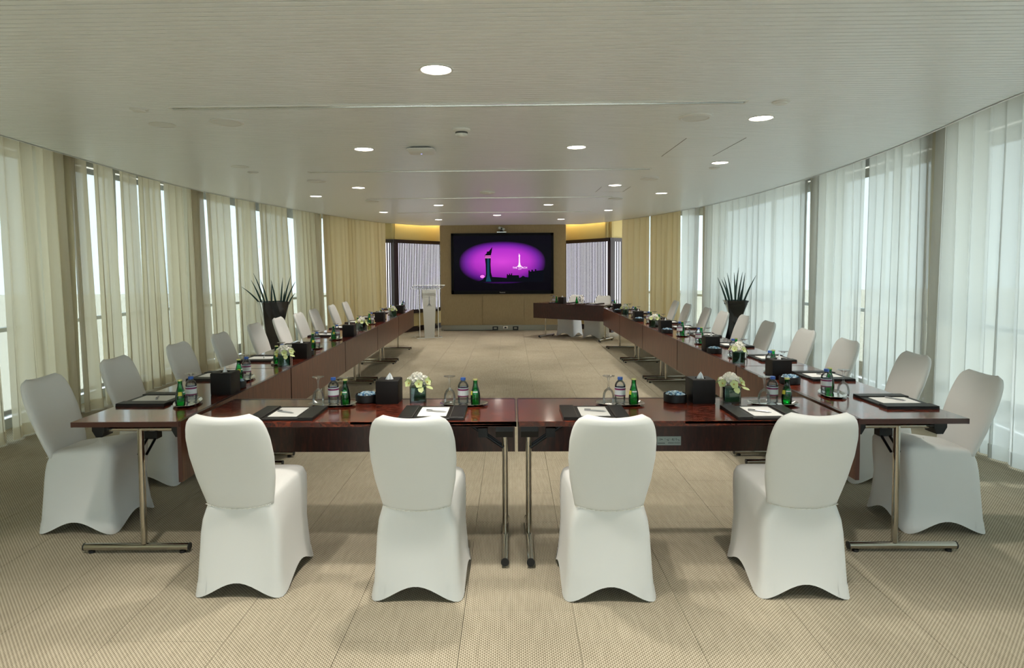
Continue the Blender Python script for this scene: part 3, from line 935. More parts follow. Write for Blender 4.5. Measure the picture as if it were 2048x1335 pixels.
def make_green(loc, rz, label, group):
    t = thing('mineral_water_bottle', label, 'bottle', loc, rz, group)
    m_ = MB(); m_.lathe([(0.0, 0.002), (0.022, 0.0), (0.0255, 0.005), (0.0275, 0.025), (0.0278, 0.045), (0.0250, 0.072), (0.019, 0.096), (0.0135, 0.116), (0.0115, 0.136), (0.0125, 0.140), (0.0125, 0.143)], 20); m_.build('bottle_body', M_green, t, 60)
    m_ = MB(); m_.lathe([(0.0, 0.004), (0.024, 0.005), (0.026, 0.045), (0.023, 0.072), (0.017, 0.096), (0.0, 0.098)], 16); m_.build('water', M_greenw, t, 60)
    m_ = MB(); m_.lathe([(0.0130, 0.143), (0.0145, 0.144), (0.0135, 0.151), (0.0, 0.152)], 14, cap0=True); m_.build('crown_cap', M_crown, t, 40)
    def patch(z0, z1, a0, a1, mt, nm, par, grow):
        rr = lambda z: float(np.interp(z, [0.045, 0.072, 0.096, 0.116], [0.0278, 0.0250, 0.019, 0.0135])) + grow
        rows = []
        for k in range(5):
            z = z0 + (z1 - z0) * k / 4; hw = math.sqrt(max(0.05, 1 - (2 * k / 4 - 1) ** 2 * 0.95)) if nm == 'oval_label' else 1
            rows.append([(rr(z) * math.cos((a0 + a1) / 2 + (a1 - a0) / 2 * hw * (2 * i / 6 - 1)), rr(z) * math.sin((a0 + a1) / 2 + (a1 - a0) / 2 * hw * (2 * i / 6 - 1)), z) for i in range(7)])
        m2 = MB(); m2.grid(rows); return m2.build(nm, mt, par, 180)
    ov = patch(0.066, 0.094, -2.2, -0.9, M_greenlab, 'oval_label', t, 0.0006)
    sw = patch(0.077, 0.083, -2.1, -1.0, M_white, 'white_script', ov, 0.0010)
    patch(0.062, 0.084, -3.1, -2.3, M_yellow, 'yellow_label', t, 0.0006)
    return t
green = Proto(make_green)
def make_tissue(loc, rz, label, group):
    t = thing('tissue_box', label, 'tissue box', loc, rz, group)
    w2 = 0.064
    m_ = MB()
    def sq(h, z, r):
        pts = []
        for cxs, cys, a0 in ((1, -1, -PI / 2), (1, 1, 0), (-1, 1, PI / 2), (-1, -1, PI)):
            for k in range(4):
                a = a0 + PI / 2 * k / 3
                pts.append((cxs * (h - r) + r * math.cos(a), cys * (h - r) + r * math.sin(a), z))
        return pts
    m_.rings([sq(w2 - 0.001, 0, 0.004), sq(w2, 0.003, 0.004), sq(w2, 0.132, 0.004), sq(w2 - 0.003, 0.136, 0.004), sq(0.03, 0.136, 0.028), sq(0.029, 0.130, 0.027)], cap0=True, cap1=True)
    m_.build('box_body', M_leather2, t, 35)
    for cxs, cys in ((1, -1), (1, 1), (-1, 1), (-1, -1)):
        m_ = MB(); m_.tube((cxs * (w2 - 0.001), cys * (w2 - 0.001), 0.004), (cxs * (w2 - 0.001), cys * (w2 - 0.001), 0.132), 0.0018, n=6)
        m_.build('edge_stitching', M_leather2, t)
    rows = []
    for k in range(6):
        q = k / 5
        hw = 0.024 * (1 - q) ** 0.8 + 0.002
        rows.append([(hw * (2 * i / 8 - 1) + 0.004 * q, 0.010 * (1 - q) * math.sin(i * 1.7 + q) + 0.004 * q, 0.131 + 0.042 * q - 0.004 * abs(2 * i / 8 - 1)) for i in range(9)])
    m_ = MB(); m_.grid(rows); m_.build('tissue', M_tissue, t, 180)
    return t
tissue = Proto(make_tissue)
def make_bowl(loc, rz, label, group):
    t = thing('candy_bowl', label, 'bowl', loc, rz, group)
    m_ = MB(); m_.lathe([(0.0, 0.0), (0.060, 0.0), (0.065, 0.004), (0.066, 0.044), (0.064, 0.047), (0.061, 0.045), (0.060, 0.012), (0.0, 0.010)], 26); m_.build('leather_bowl', M_leather2, t, 40)
    rnd = random.Random(5); m_ = MB()
    for k in range(46):
        a = rnd.uniform(0, 2 * PI); r_ = 0.052 * math.sqrt(rnd.random())
        z = 0.040 + 0.014 * (1 - (r_ / 0.052) ** 2) + rnd.uniform(-0.004, 0.004)
        R = Matrix.Rotation(rnd.uniform(0, 3), 3, 'Z') @ Matrix.Rotation(rnd.uniform(-0.6, 0.6), 3, 'X')
        m_.box((r_ * math.cos(a), r_ * math.sin(a), z), (0.020, 0.011, 0.009), M=R)
    o = m_.build('candies', M_candy, t); o['kind'] = 'stuff'
    return t
bowl = Proto(make_bowl)
def make_flowers(loc, rz, label, group):
    t = thing('flower_vase', label, 'flowers', loc, rz, group)
    h = 0.0475
    def sq(a, z, r=0.006):
        pts = []
        for cxs, cys, a0 in ((1, -1, -PI / 2), (1, 1, 0), (-1, 1, PI / 2), (-1, -1, PI)):
            for k in range(3):
                q = a0 + PI / 2 * k / 2
                pts.append((cxs * (a - r) + r * math.cos(q), cys * (a - r) + r * math.sin(q), z))
        return pts
    m_ = MB(); m_.rings([sq(h, 0), sq(h, 0.095), sq(h - 0.004, 0.095), sq(h - 0.004, 0.010)], cap0=True, cap1=True); m_.build('glass_cube', M_vase, t, 35)
    m_ = MB(); m_.rings([sq(h - 0.007, 0.011), sq(h - 0.006, 0.05), sq(h - 0.007, 0.088)], cap0=True, cap1=True); m_.build('leaf_lining', M_leaf, t, 35)
    rnd = random.Random(11)
    def petal(mb, base, dirv, up, L, W_, cup):
        d = Vector(dirv).normalized(); u = Vector(up).normalized(); s = d.cross(u).normalized(); u = s.cross(d)
        b = Vector(base)
        vs = [b, b + d * L * 0.35 + s * W_ * 0.5 + u * cup * 0.4, b + d * L * 0.35 - s * W_ * 0.5 + u * cup * 0.4, b + d * L * 0.75 + s * W_ * 0.42 + u * cup, b + d * L * 0.75 - s * W_ * 0.42 + u * cup, b + d * L + u * cup * 0.9, b + d * L * 0.5]
        mb.add(vs, [(0, 1, 6), (0, 6, 2), (1, 3, 6), (6, 3, 5), (6, 5, 4), (2, 6, 4)])
    def bloom(c, R_, npet, name):
        mb = MB()
        mb.ball(c, R_ * 0.75, 10, 6)
        for k in range(npet):
            z = 1 - 1.5 * (k + 0.5) / npet; a = k * 2.39996
            rr = math.sqrt(max(0, 1 - z * z)); dv = Vector((rr * math.cos(a), rr * math.sin(a), z))
            p0 = Vector(c) + dv * R_ * 0.72
            side = dv.orthogonal().normalized(); side.rotate(Matrix.Rotation(rnd.uniform(0, 6), 3, dv))
            for q in range(2):
                petal(mb, p0, side * (1 if q else -1) + dv * 0.7, dv, R_ * 0.45, R_ * 0.42, R_ * 0.06)
        mb.build(name, M_petalw, t, 60)
    bloom((-0.004, -0.004, 0.132), 0.042, 40, 'white_bloom')
    bloom((-0.038, 0.004, 0.120), 0.029, 24, 'white_bloom')
    bloom((0.032, 0.018, 0.120), 0.030, 24, 'white_bloom')
    def orchid(c, dv):
        dv = Vector(dv).normalized(); mb = MB(); a1 = dv.orthogonal().normalized(); a2 = dv.cross(a1)
        for k in range(5):
            a = 2 * PI * k / 5 + 0.3
            petal(mb, c, a1 * math.cos(a) + a2 * math.sin(a) + dv * 0.25, dv, 0.028, 0.025, 0.006)
        o = mb.build('orchid', M_orchid, t, 60)
        l = MB(); l.ball(Vector(c) + dv * 0.006, 0.0045, 8, 5); l.build('orchid_lip', M_orchc, o, 180)
    for c, dv in (((-0.050, -0.030, 0.112), (-0.7, -0.8, 0.5)), ((0.004, -0.046, 0.110), (0.1, -1, 0.4)), ((0.050, -0.026, 0.116), (0.8, -0.7, 0.6)), ((0.056, 0.026, 0.118), (1, 0.4, 0.6)),
                  ((-0.056, 0.030, 0.116), (-1, 0.4, 0.6)), ((0.0, 0.056, 0.116), (0, 1, 0.5))):
        orchid(c, dv)
    lf = MB(); petal(lf, (0.012, -0.052, 0.100), (0.2, -0.5, -0.8), (0, -1, 0.4), 0.045, 0.034, 0.004); lf.build('green_leaf', M_orchid, t, 60)
    lf = MB(); petal(lf, (0.045, -0.046, 0.100), (0.8, -0.4, -0.4), (0.2, -0.5, 1), 0.05, 0.026, 0.004); lf.build('green_leaf', M_orchid, t, 60)
    return t
flowers = Proto(make_flowers)

G_PAD, G_PAPER, G_PEN = 'leather writing pads', 'note sheets on the pads', 'pens on the note sheets'
def seat_set(P, rz, where, pd, td, items, penrot=0.5):
    """pd: pad (d,t), td: tray (d,t), items: offsets along the tray for glass, water, green"""
    x, y, z = P(*pd)
    pad((x, y, TH), rz, 'dark leather writing pad ' + where, G_PAD)
    paper((x, y, TH + 0.0125), rz, 'white note sheet on pad ' + where, G_PAPER)
    px, py = x + random.uniform(-0.02, 0.02), y + random.uniform(-0.02, 0.02)
    pen((px, py, TH + 0.0146), rz + penrot + random.uniform(-0.3, 0.3), 'silver pen on note sheet ' + where, G_PEN)
    if td is None: return
    (a, b, trz) = td
    x, y, z = P(a, b)
    tray((x, y, TH), trz, 'polished serving tray ' + where, 'serving trays')
    for (fn, nm, grp), (da, db) in zip(((goblet, 'upturned stemmed glass on tray ', 'upturned glasses'), (water, 'clear water bottle with blue cap ', 'blue-capped water bottles'), (green, 'green mineral water bottle on tray ', 'green water bottles')), items):
        q = P(a + da, b + db)
        fn((q[0], q[1], TH + 0.0035), rz + (RZF if fn is green and False else 0), nm + where, grp)
def pf(a, b, z=TH): return (a, Y0F + b, z)
FR = [(-1.192, 0.165, -1.022), (-0.415, 0.165, -0.272), (0.432, 0.16, 0.611), (1.31, 0.15, 1.466)]
FT = [(-1.022, 0.395, [(-0.085, 0.012), (0.0, 0.02), (0.083, -0.035)]), (-0.272, 0.39, [(-0.082, 0.02), (-0.004, 0.005), (0.068, -0.035)]),
      (0.611, 0.385, [(-0.062, 0.015), (0.002, 0.01), (0.070, -0.035)]), (1.466, 0.375, [(-0.058, -0.018), (0.004, 0.022), (0.062, -0.030)])]
for i in range(4):
    seat_set(pf, 0.0, 'at the near cross tables, %s seat from cream-curtain side' % ORD[i], (FR[i][0], FR[i][1]), (FT[i][0], FT[i][1], -0.06), FT[i][2], -0.35)
LTRAY = {4: 3.68, 5: 4.82, 8: 7.18}
RTRAY = {2: 2.17, 4: 3.83, 6: 5.38, 8: 7.10}
for i in range(10):
    dc = LY[i] - 0.045 - YL
    td = (LTRAY.get(i, dc - (0.12 if i in (0, 1, 3) else 0.25)), 0.178)
    seat_set(wl, PI / 2, 'on cream-curtain side, %s seat from near end' % ORD[i], (max(dc - 0.03, 0.2), 0.412), (td[0], td[1], PI / 2 + 0.28), [(0.085, 0.02), (0.02, -0.01), (-0.085, 0.0)])
for i in range(10):
    dc = RY[i] - 0.045 - YR
    td = RTRAY.get(i, dc + 0.05)
    seat_set(wr, -PI / 2, 'on white-curtain side, %s seat from near end' % ORD[i], (max(dc - 0.17, 0.2), 0.415), (td, 0.178, -PI / 2 - 0.28), [(-0.06, 0.035), (0.01, -0.03), (0.055, 0.012)])
def ph_(s, t, z=TH): return hd(s, t, z)
seat_set(ph_, HA + PI, 'on the angled head table, end nearer the wall screen', (0.60, 0.38), (0.44, 0.13, HA), [(-0.07, 0.02), (0.0, 0.0), (0.07, 0.0)])
seat_set(ph_, HA + PI, 'on the angled head table, end nearer the white curtains', (1.25, 0.38), (1.06, 0.14, HA), [(0.07, 0.02), (0.0, 0.0), (-0.07, 0.0)])

TIS, BWL, FLW = 'leather tissue boxes', 'candy bowls', 'square vases of flowers'
tissue(pf(-0.712, 0.470), -0.02, 'brown leather tissue box on the near cross table, cream-curtain half', TIS)
tissue(pf(1.082, 0.455), 0.06, 'black leather tissue box on the near cross table, white-curtain half', TIS)
bowl(pf(-0.845, 0.480), 0, 'round dark candy bowl on the near cross table, cream-curtain half', BWL)
bowl(pf(0.940, 0.458), 0.8, 'round dark candy bowl on the near cross table, white-curtain half', BWL)
flowers(pf(-0.545, 0.482), 0.12, 'square vase of white and lime flowers, near cross table, cream-curtain half', FLW)
flowers(pf(1.246, 0.430), -0.05, 'square vase of white and lime flowers, near cross table, white-curtain half', FLW)
for i, (d, t) in enumerate([(0.735, 0.088), (2.24, 0.088), (3.93, 0.088), (5.86, 0.115), (7.45, 0.088)]):
    tissue(wl(d, t), PI / 2 + random.uniform(-0.05, 0.05), 'black leather tissue box, cream-curtain tables, %s from the near end' % ORD[i], TIS)
for i, (d, t) in enumerate([(1.15, 0.092), (2.58, 0.088), (4.25, 0.088), (5.79, 0.088), (7.51, 0.088)]):
    tissue(wr(d, t), -PI / 2 + random.uniform(-0.05, 0.05), 'black leather tissue box, white-curtain tables, %s from the near end' % ORD[i], TIS)
for i, (d, t) in enumerate([(0.91, 0.10), (2.41, 0.10)]):
    bowl(wl(d, t), i, 'round dark candy bowl behind the %s cream-side tissue box' % ORD[i], BWL)
for i, (d, t) in enumerate([(0.97, 0.09), (2.42, 0.07), (4.08, 0.07), (5.62, 0.07), (7.34, 0.07)]):
    bowl(wr(d, t), i * 0.7, 'round dark candy bowl in front of the %s white-side tissue box' % ORD[i], BWL)
for i, (d, t) in enumerate([(1.80, 0.085), (4.55, 0.085), (6.70, 0.080)]):
    flowers(wl(d, t), 0.2 + i, 'square vase of white and lime flowers, cream-curtain tables, %s from the near end' % ORD[i], FLW)
for i, (d, t) in enumerate([(1.84, 0.070), (4.74, 0.075), (6.73, 0.075)]):
    flowers(wr(d, t), 1.3 + i, 'square vase of white and lime flowers, white-curtain tables, %s from the near end' % ORD[i], FLW)
tissue(hd(0.66, 0.11), HA, 'black leather tissue box on the angled head table', TIS)

# ------------------------------------------------------------------ wall screen, shelf camera, lectern, planters
tv = thing('wall_screen', 'large black wall screen showing a purple tower picture', 'screen', (-0.2035, TY - 0.005, 1.583))
TW, THt = 2.41, 1.43
b = MB(); b.box((0, -0.02, 0), (TW - 0.02, 0.05, THt - 0.02)); b.build('back_case', M_blackpl, tv)
for nm, c, d in (('bezel', (0, -0.055, THt / 2 - 0.03), (TW, 0.03, 0.06)), ('bezel', (0, -0.055, -THt / 2 + 0.04), (TW, 0.03, 0.08)), ('bezel', (-TW / 2 + 0.03, -0.055, -0.0), (0.06, 0.03, THt)), ('bezel', (TW / 2 - 0.03, -0.055, 0), (0.06, 0.03, THt))):
    b = MB(); b.box(c, d); b.build(nm, M_tvblack, tv)
M_pic = mat('lit_picture', (2, 2, 3), 0.4, spec=0.08)
sx = N(M_pic, 'ShaderNodeSeparateXYZ'); Lk(M_pic, coords(M_pic, 'Object'), sx.inputs[0])
ex = math_(M_pic, 'DIVIDE', sx.outputs[0], 1.02); ez = math_(M_pic, 'DIVIDE', math_(M_pic, 'SUBTRACT', sx.outputs[2], 0.02), 0.50)
ea = math_(M_pic, 'POWER', math_(M_pic, 'ABSOLUTE', ex), 2.3); eb = math_(M_pic, 'POWER', math_(M_pic, 'ABSOLUTE', ez), 2.3)
rr = math_(M_pic, 'POWER', math_(M_pic, 'ADD', ea, eb), 0.435)
r1 = ramp(M_pic, [(0.0, sl(206, 66, 206)), (0.62, sl(176, 50, 190)), (0.84, sl(110, 34, 150)), (1.0, sl(10, 10, 16))])
Lk(M_pic, rr, r1.inputs[0])
mxn = N(M_pic, 'ShaderNodeMix', data_type='RGBA', blend_type='MULTIPLY'); mxn.inputs[0].default_value = 1.0
r2 = ramp(M_pic, [(0.0, sl(170, 120, 190)), (0.55, sl(255, 255, 255)), (1.0, sl(240, 220, 255))])
Lk(M_pic, math_(M_pic, 'ADD', sx.outputs[2], 0.5), r2.inputs[0])
Lk(M_pic, r1.outputs[0], mxn.inputs[6]); Lk(M_pic, r2.outputs[0], mxn.inputs[7])
Lk(M_pic, mxn.outputs[2], P(M_pic).inputs['Emission Color']); P(M_pic).inputs['Emission Strength'].default_value = 0.82
b = MB(); b.box((0, -0.052, 0), (TW - 0.1, 0.012, THt - 0.12)); pic = b.build('display_picture', M_pic, tv)
M_sil = mat('dark_picture_ink', (3, 3, 5), 0.5, spec=0.0, emit=(16, 18, 26), es=0.6)
M_teal = mat('teal_picture_ink', (4, 10, 14), 0.5, spec=0.0, emit=(24, 66, 88), es=0.7)
M_wt = mat('white_picture_ink', (240, 220, 245), 0.3, emit=(246, 214, 246), es=0.8)
M_pk = mat('pink_sun_ink', (240, 120, 220), 0.3, emit=(245, 110, 215), es=0.75)
def flat(poly, mt, nm, y=-0.0595, th=0.001):
    m_ = MB(); m_.prism(poly, -th / 2, th / 2)
    m_.v = [(a, y + c, b2) for a, b2, c in m_.v]
    m_.f = [f[::-1] for f in m_.f]
    return m_.build(nm, mt, pic)
def pxs(u, v): return ((u - 1020) / 1690.0 * TW, -(v - 707) / 1000.0 * THt)   # picture coordinates as read from the photograph's screen
PX = lambda L: [pxs(*q) for q in L]
flat(PX([(590, 1010), (700, 965), (720, 930), (850, 925), (1000, 935), (1090, 945), (1095, 880), (1112, 880), (1112, 895), (1130, 895), (1130, 872), (1148, 872), (1148, 892), (1165, 892), (1165, 868), (1182, 868), (1182, 900), (1290, 900), (1300, 945), (1330, 930), (1360, 908), (1400, 930), (1448, 935), (1450, 820), (1472, 820), (1474, 840), (1498, 840), (1498, 812), (1526, 812), (1526, 835), (1556, 835), (1556, 802), (1580, 802), (1580, 828), (1700, 820), (1700, 1010)]), M_sil, 'skyline')
flat(PX([(700, 1010), (735, 950), (748, 880), (745, 720), (730, 570), (765, 535), (765, 510), (800, 505), (858, 432), (845, 520), (832, 570), (826, 720), (832, 850), (860, 960), (870, 1010)]), M_sil, 'tower_silhouette', -0.0605)
flat(PX([(745, 1000), (768, 900), (768, 620), (806, 620), (806, 900), (835, 1000)]), M_teal, 'tower_face', -0.0615)
for v0 in (575, 602): flat(PX([(735, v0 + 14), (735, v0), (830, v0), (830, v0 + 14)][::-1]), M_pk, 'tower_band', -0.0615)
flat([(pxs(690, 918)[0] + 0.052 * math.cos(-k * PI / 8), pxs(690, 918)[1] + 0.036 * math.sin(-k * PI / 8)) for k in range(16)][::-1], M_pk, 'sun_disc', -0.0590)
flat(PX([(1262, 760), (1285, 735), (1292, 690), (1294, 600), (1288, 585), (1296, 560), (1292, 545), (1305, 552), (1302, 566), (1314, 572), (1310, 600), (1312, 690), (1320, 735), (1345, 760)]), M_wt, 'logo_tower', -0.0605)
def text_mesh(txt, size, name, mt, parent, loc, rot, ext=0.0006):
    cu = bpy.data.curves.new(name, 'FONT'); cu.body = txt; cu.size = size; cu.align_x = 'CENTER'; cu.align_y = 'CENTER'; cu.extrude = ext
    to = bpy.data.objects.new(name, cu); COL.objects.link(to)
    dg = bpy.context.evaluated_depsgraph_get()
    me = bpy.data.meshes.new_from_object(to.evaluated_get(dg))
    bpy.data.objects.remove(to); bpy.data.curves.remove(cu)
    me.materials.clear(); me.materials.append(mt)
    o = bpy.data.objects.new(name, me); COL.objects.link(o); o.parent = parent; o.location = loc; o.rotation_euler = rot
    return o
x_, z_ = pxs(1310, 778); text_mesh('THE TORCH', 0.062, 'logo_lettering', M_wt, pic, (x_, -0.0605, z_), (PI / 2, 0, 0))
x_, z_ = pxs(1308, 803); text_mesh('DOHA', 0.026, 'logo_lettering', M_wt, pic, (x_, -0.0605, z_), (PI / 2, 0, 0))
text_mesh('Panasonic', 0.034, 'bezel_lettering', M_white, tv, (0.0, -0.0712, -THt / 2 + 0.038), (PI / 2, 0, 0))

vc = thing('conference_camera', 'small grey conference camera on a shelf above the wall screen', 'camera', (-0.215, TY - 0.06, 2.318))
b = MB(); b.box((0, 0.0, 0.0), (0.22, 0.10, 0.012)); b.build('shelf', M_bright, vc)
b = MB(); b.tube((0, 0, 0.006), (0, 0, 0.045), 0.05, 0.035, 14); b.build('swivel_base', M_blackpl, vc, 40)
b = MB(); b.box((0.0, -0.01, 0.082), (0.15, 0.09, 0.055), M=Matrix.Rotation(0.35, 3, 'Y')); b.build('camera_head', M_brushed, vc)
b = MB(); b.tube((0.0, -0.05, 0.08), (0.0, -0.075, 0.078), 0.022, 0.024, 14); b.build('lens', M_blackpl, vc, 40)

lc = thing('lectern', 'clear acrylic lectern with frosted front panel and etched tower emblem', 'lectern', (-1.79, 13.50, 0), 0.30)
b = MB(); b.prism([(-0.27, -0.17), (0.27, -0.17), (0.27, 0.20), (-0.27, 0.20)], 0.0, 0.018); b.build('base_plate', M_acryl, lc)
b = MB(); b.add([(-0.105, -0.16, 0.018), (0.105, -0.16, 0.018), (0.155, -0.16, 1.04), (-0.155, -0.16, 1.04), (-0.105, -0.145, 0.018), (0.105, -0.145, 0.018), (0.155, -0.145, 1.04), (-0.155, -0.145, 1.04)],
             [(0, 1, 2, 3), (7, 6, 5, 4), (0, 4, 5, 1), (1, 5, 6, 2), (2, 6, 7, 3), (3, 7, 4, 0)]); fp = b.build('front_panel', M_frost, lc)
for s in (-1, 1):
    b = MB(); b.box((s * 0.20, 0.02, 0.53), (0.014, 0.26, 1.02)); b.build('side_panel', M_acryl, lc)
for s in (-1, 1):
    b = MB(); b.box((s * 0.20, -0.113, 0.53), (0.014, 0.006, 1.02)); b.build('polished_edge', M_edgea, lc)
for c_, d_ in (((0, -0.173, 0.010), (0.54, 0.006, 0.016)), ((-0.273, 0.015, 0.010), (0.006, 0.37, 0.016)), ((0.273, 0.015, 0.010), (0.006, 0.37, 0.016))):
    b = MB(); b.box(c_, d_); b.build('polished_edge', M_edgea, lc)
R = Matrix.Rotation(-0.20, 3, 'X')
for c_, d_ in (((0, -0.213, 0), (0.66, 0.006, 0.014)), ((0, 0.213, 0), (0.66, 0.006, 0.014)), ((-0.333, 0, 0), (0.006, 0.42, 0.014)), ((0.333, 0, 0), (0.006, 0.42, 0.014))):
    b = MB(); b.box(Vector((0, 0, 1.085)) + R @ Vector(c_), d_, M=R); b.build('polished_edge', M_edgea, lc)
b = MB(); b.box((0, 0.0, 1.085), (0.66, 0.42, 0.014), M=Matrix.Rotation(-0.20, 3, 'X')); b.build('slanted_top', M_acryl, lc)
b = MB(); b.box((0, 0.21, 1.06), (0.66, 0.012, 0.03)); b.build('book_stop', M_acryl, lc)
b = MB(); b.box((0, 0.03, 0.88), (0.39, 0.25, 0.012)); b.build('inner_shelf', M_acryl, lc)
b = MB(); b.box((0.01, -0.164, 0.955), (0.19, 0.006, 0.018)); b.build('header_strip', M_white, lc)
b = MB()
em = [(-0.045, 0.70), (-0.022, 0.715), (-0.010, 0.75), (-0.006, 0.85), (-0.010, 0.862), (-0.002, 0.885), (0.001, 0.905), (0.008, 0.87), (0.006, 0.85), (0.010, 0.75), (0.022, 0.715), (0.045, 0.70)]
b.prism(em, 0, 0.001); b.v = [(a, -0.1625 + c, z) for a, z, c in b.v]; b.build('emblem', M_logo, fp)
text_mesh('THE TORCH', 0.020, 'emblem_lettering', M_logo, fp, (0, -0.1622, 0.685), (PI / 2, 0, 0), 0.0004)

def planter(loc, rz, prof, twist, leaves, label):
    t = thing('planter', label, 'plant', loc, rz)
    rings = []
    nz = len(prof)
    zt = prof[-1][0]
    zs = np.linspace(0, zt, 24)
    def sq(hw, z, ang, r=0.16):
        pts = []
        for cxs, cys, a0 in ((1, -1, -PI / 2), (1, 1, 0), (-1, 1, PI / 2), (-1, -1, PI)):
            for k in range(4):
                a = a0 + PI / 2 * k / 3; rr = hw * r
                x = cxs * (hw - rr) + rr * math.cos(a); y = cys * (hw - rr) + rr * math.sin(a)
                pts.append((x * math.cos(ang) - y * math.sin(ang), x * math.sin(ang) + y * math.cos(ang), z))
        return pts
    pz = [p[0] for p in prof]; pw = [p[1] for p in prof]
    # smooth profile
    def hw(z): return float(np.interp(z, pz, pw))
    hs = np.array([hw(z) for z in zs]); hs2 = np.convolve(np.r_[[hs[0]] * 2, hs, [hs[-1]] * 2], np.ones(5) / 5, 'valid'); hs2[-1] = hs[-1]; hs2[0] = hs[0]
    for z, h_ in zip(zs, hs2): rings.append(sq(h_, z, twist * z / zt))
    rings.append(sq(pw[-1] - 0.015, zt, twist)); rings.append(sq(pw[-1] - 0.02, zt - 0.05, twist))
    m_ = MB(); m_.rings(rings, cap0=True); m_.build('pot', M_pot, t, 35)
    m_ = MB(); m_.prism([(p[0], p[1]) for p in sq(pw[-1] - 0.019, 0, twist)], zt - 0.06, zt - 0.045); m_.build('soil', M_soil, t)
    for (bx_, by_, tx, ty, tz) in leaves:
        b0 = Vector((bx_, by_, zt - 0.05)); b1 = Vector((tx, ty, zt + tz)); mid = (b0 + b1) / 2 + Vector(((tx - bx_) * -0.08, 0, 0.03))
        pts = [b0 * (1 - q) ** 2 + mid * 2 * q * (1 - q) + b1 * q * q for q in (0, 0.25, 0.5, 0.75, 1)]
        rad = [0.013, 0.0135, 0.011, 0.007, 0.0015]
        m_ = MB()
        for k in range(4): m_.tube(pts[k], pts[k + 1], rad[k], rad[k + 1], 8, k in (0, 3))
        m_.build('leaf', M_spike, t, 60)
    return t
def lv(c, rim, pts, sc):
    out = []
    for k, (bx_, tx, tz) in enumerate(pts):
        yy = 0.07 * math.sin(k * 2.1)
        out.append((bx_ * sc, yy, tx * sc, yy * 2.2, tz * sc))
    return out
sc = 9.7 / 1260 / 7.416     # zoom pixels to metres at the planter's distance
LLv = [(b - 575, t - 575, z) for b, t, z in [(405, 135, 225), (455, 275, 425), (440, 305, 325), (505, 405, 325), (545, 540, 295), (635, 585, 325), (690, 728, 355), (720, 822, 388), (735, 780, 165), (760, 908, 295), (790, 880, 115)]]
planter((-3.70, 9.7, 0), 0.15, [(0, 0.13), (0.14, 0.10), (0.32, 0.082), (0.6, 0.135), (1.0, 0.205)], 0.5, lv(0, 0, LLv, sc), 'tall black planter with dark spiky leaves before the cream curtains')
sc2 = 9.3 / 1260 / 7.85
RLv = [(b - 575, t - 575, z) for b, t, z in [(440, 222, 335), (455, 312, 360), (480, 330, 435), (495, 360, 430), (520, 468, 365), (610, 605, 430), (630, 748, 440), (645, 832, 510), (670, 878, 385), (680, 745, 180)]]
planter((3.30, 9.3, 0), 0.6, [(0, 0.19), (0.2, 0.16), (0.47, 0.115), (0.70, 0.085), (0.85, 0.11), (1.0, 0.155)], 0.9, lv(0, 0, RLv, sc2), 'tall black hourglass planter with spiky leaves before the white curtains')

# sockets along the screen wall's base, and a cable
for i, x in enumerate((-0.38, 0.10)):
    t = thing('floor_socket', 'small black socket box at the screen wall base, %s' % ('on the lectern half' if i == 0 else 'nearer the head table'), 'socket', (x, TY - 0.03, 0.0))
    b = MB(); b.box((0, 0, 0.055), (0.13, 0.05, 0.085), ch=0.004); b.build('housing', M_blackpl, t)
    b = MB(); b.box((0, -0.026, 0.06), (0.07, 0.004, 0.04)); b.build('face_plate', M_brushed, t)
t = thing('wall_socket', 'pale double socket between the two black socket boxes', 'socket', (-0.14, TY - 0.012, 0.07))
b = MB(); b.box((0, 0, 0), (0.11, 0.012, 0.07)); b.build('face_plate', M_bright, t)
b = MB(); b.box((0, -0.008, 0), (0.05, 0.006, 0.03)); b.build('outlet', M_blackpl, t)
b = MB(); b.path([(-1.6, TY - 0.03, 0.006), (-1.1, TY - 0.05, 0.006), (-0.7, TY - 0.02, 0.006), (-0.44, TY - 0.03, 0.012)], 0.006, 6)
tag(b.build('cable', M_blackpl, None, 60), 'black cable lying along the base of the screen wall', 'cable')

# ------------------------------------------------------------------ ceiling fittings
def make_down(loc, rz, label, group):
    t = thing('downlight', label, 'light', loc, rz, group)
    m_ = MB(); m_.lathe([(0.082, 0.0), (0.084, -0.003), (0.078, -0.005), (0.074, -0.003), (0.073, 0.0)], 28); m_.build('trim_ring', M_trim, t, 60)
    m_ = MB(); m_.lathe([(0.073, -0.001), (0.0, -0.001)], 28); m_.build('lens', M_lens, t)
    return t
down = Proto(make_down)
DL_ = [(-0.362, 3.14, 'nearest to the camera, alone on the midline'), (1.661, 4.25, 'second row, near the white curtains'), (-1.2, 5.202, 'third row, cream-curtain side'), (0.541, 5.209, 'third row, white-curtain side'),
       (1.99, 6.067, 'fourth row, near the white curtains'), (-1.851, 7.698, 'fifth row, cream-curtain side'), (1.261, 7.682, 'fifth row, white-curtain side'), (-2.642, 8.57, 'sixth row, near the cream curtains'),
       (2.033, 8.577, 'sixth row, near the white curtains'), (-1.136, 9.971, 'seventh row, cream-curtain side'), (0.6, 10.043, 'seventh row, white-curtain side'), (-2.246, 11.155, 'eighth row, near the cream curtains'),
       (1.715, 11.133, 'eighth row, near the white curtains'), (-0.259, 12.017, 'ninth row, alone before the wall screen'), (-1.49, 13.043, 'last row, lectern side'), (1.046, 13.184, 'last row, head table side')]
def lamp(x, y, wt, ang=78, parent=None):
    l = bpy.data.lights.new('spot', 'SPOT'); l.energy = wt; l.spot_size = math.radians(ang); l.spot_blend = 0.35; l.shadow_soft_size = 0.06; l.color = (1.0, 0.95, 0.86)
    o = bpy.data.objects.new('lamp_beam', l); COL.objects.link(o); o.parent = parent; o.location = (0, 0, -0.012) if parent else (x, y, CZ - 0.012)
    return o
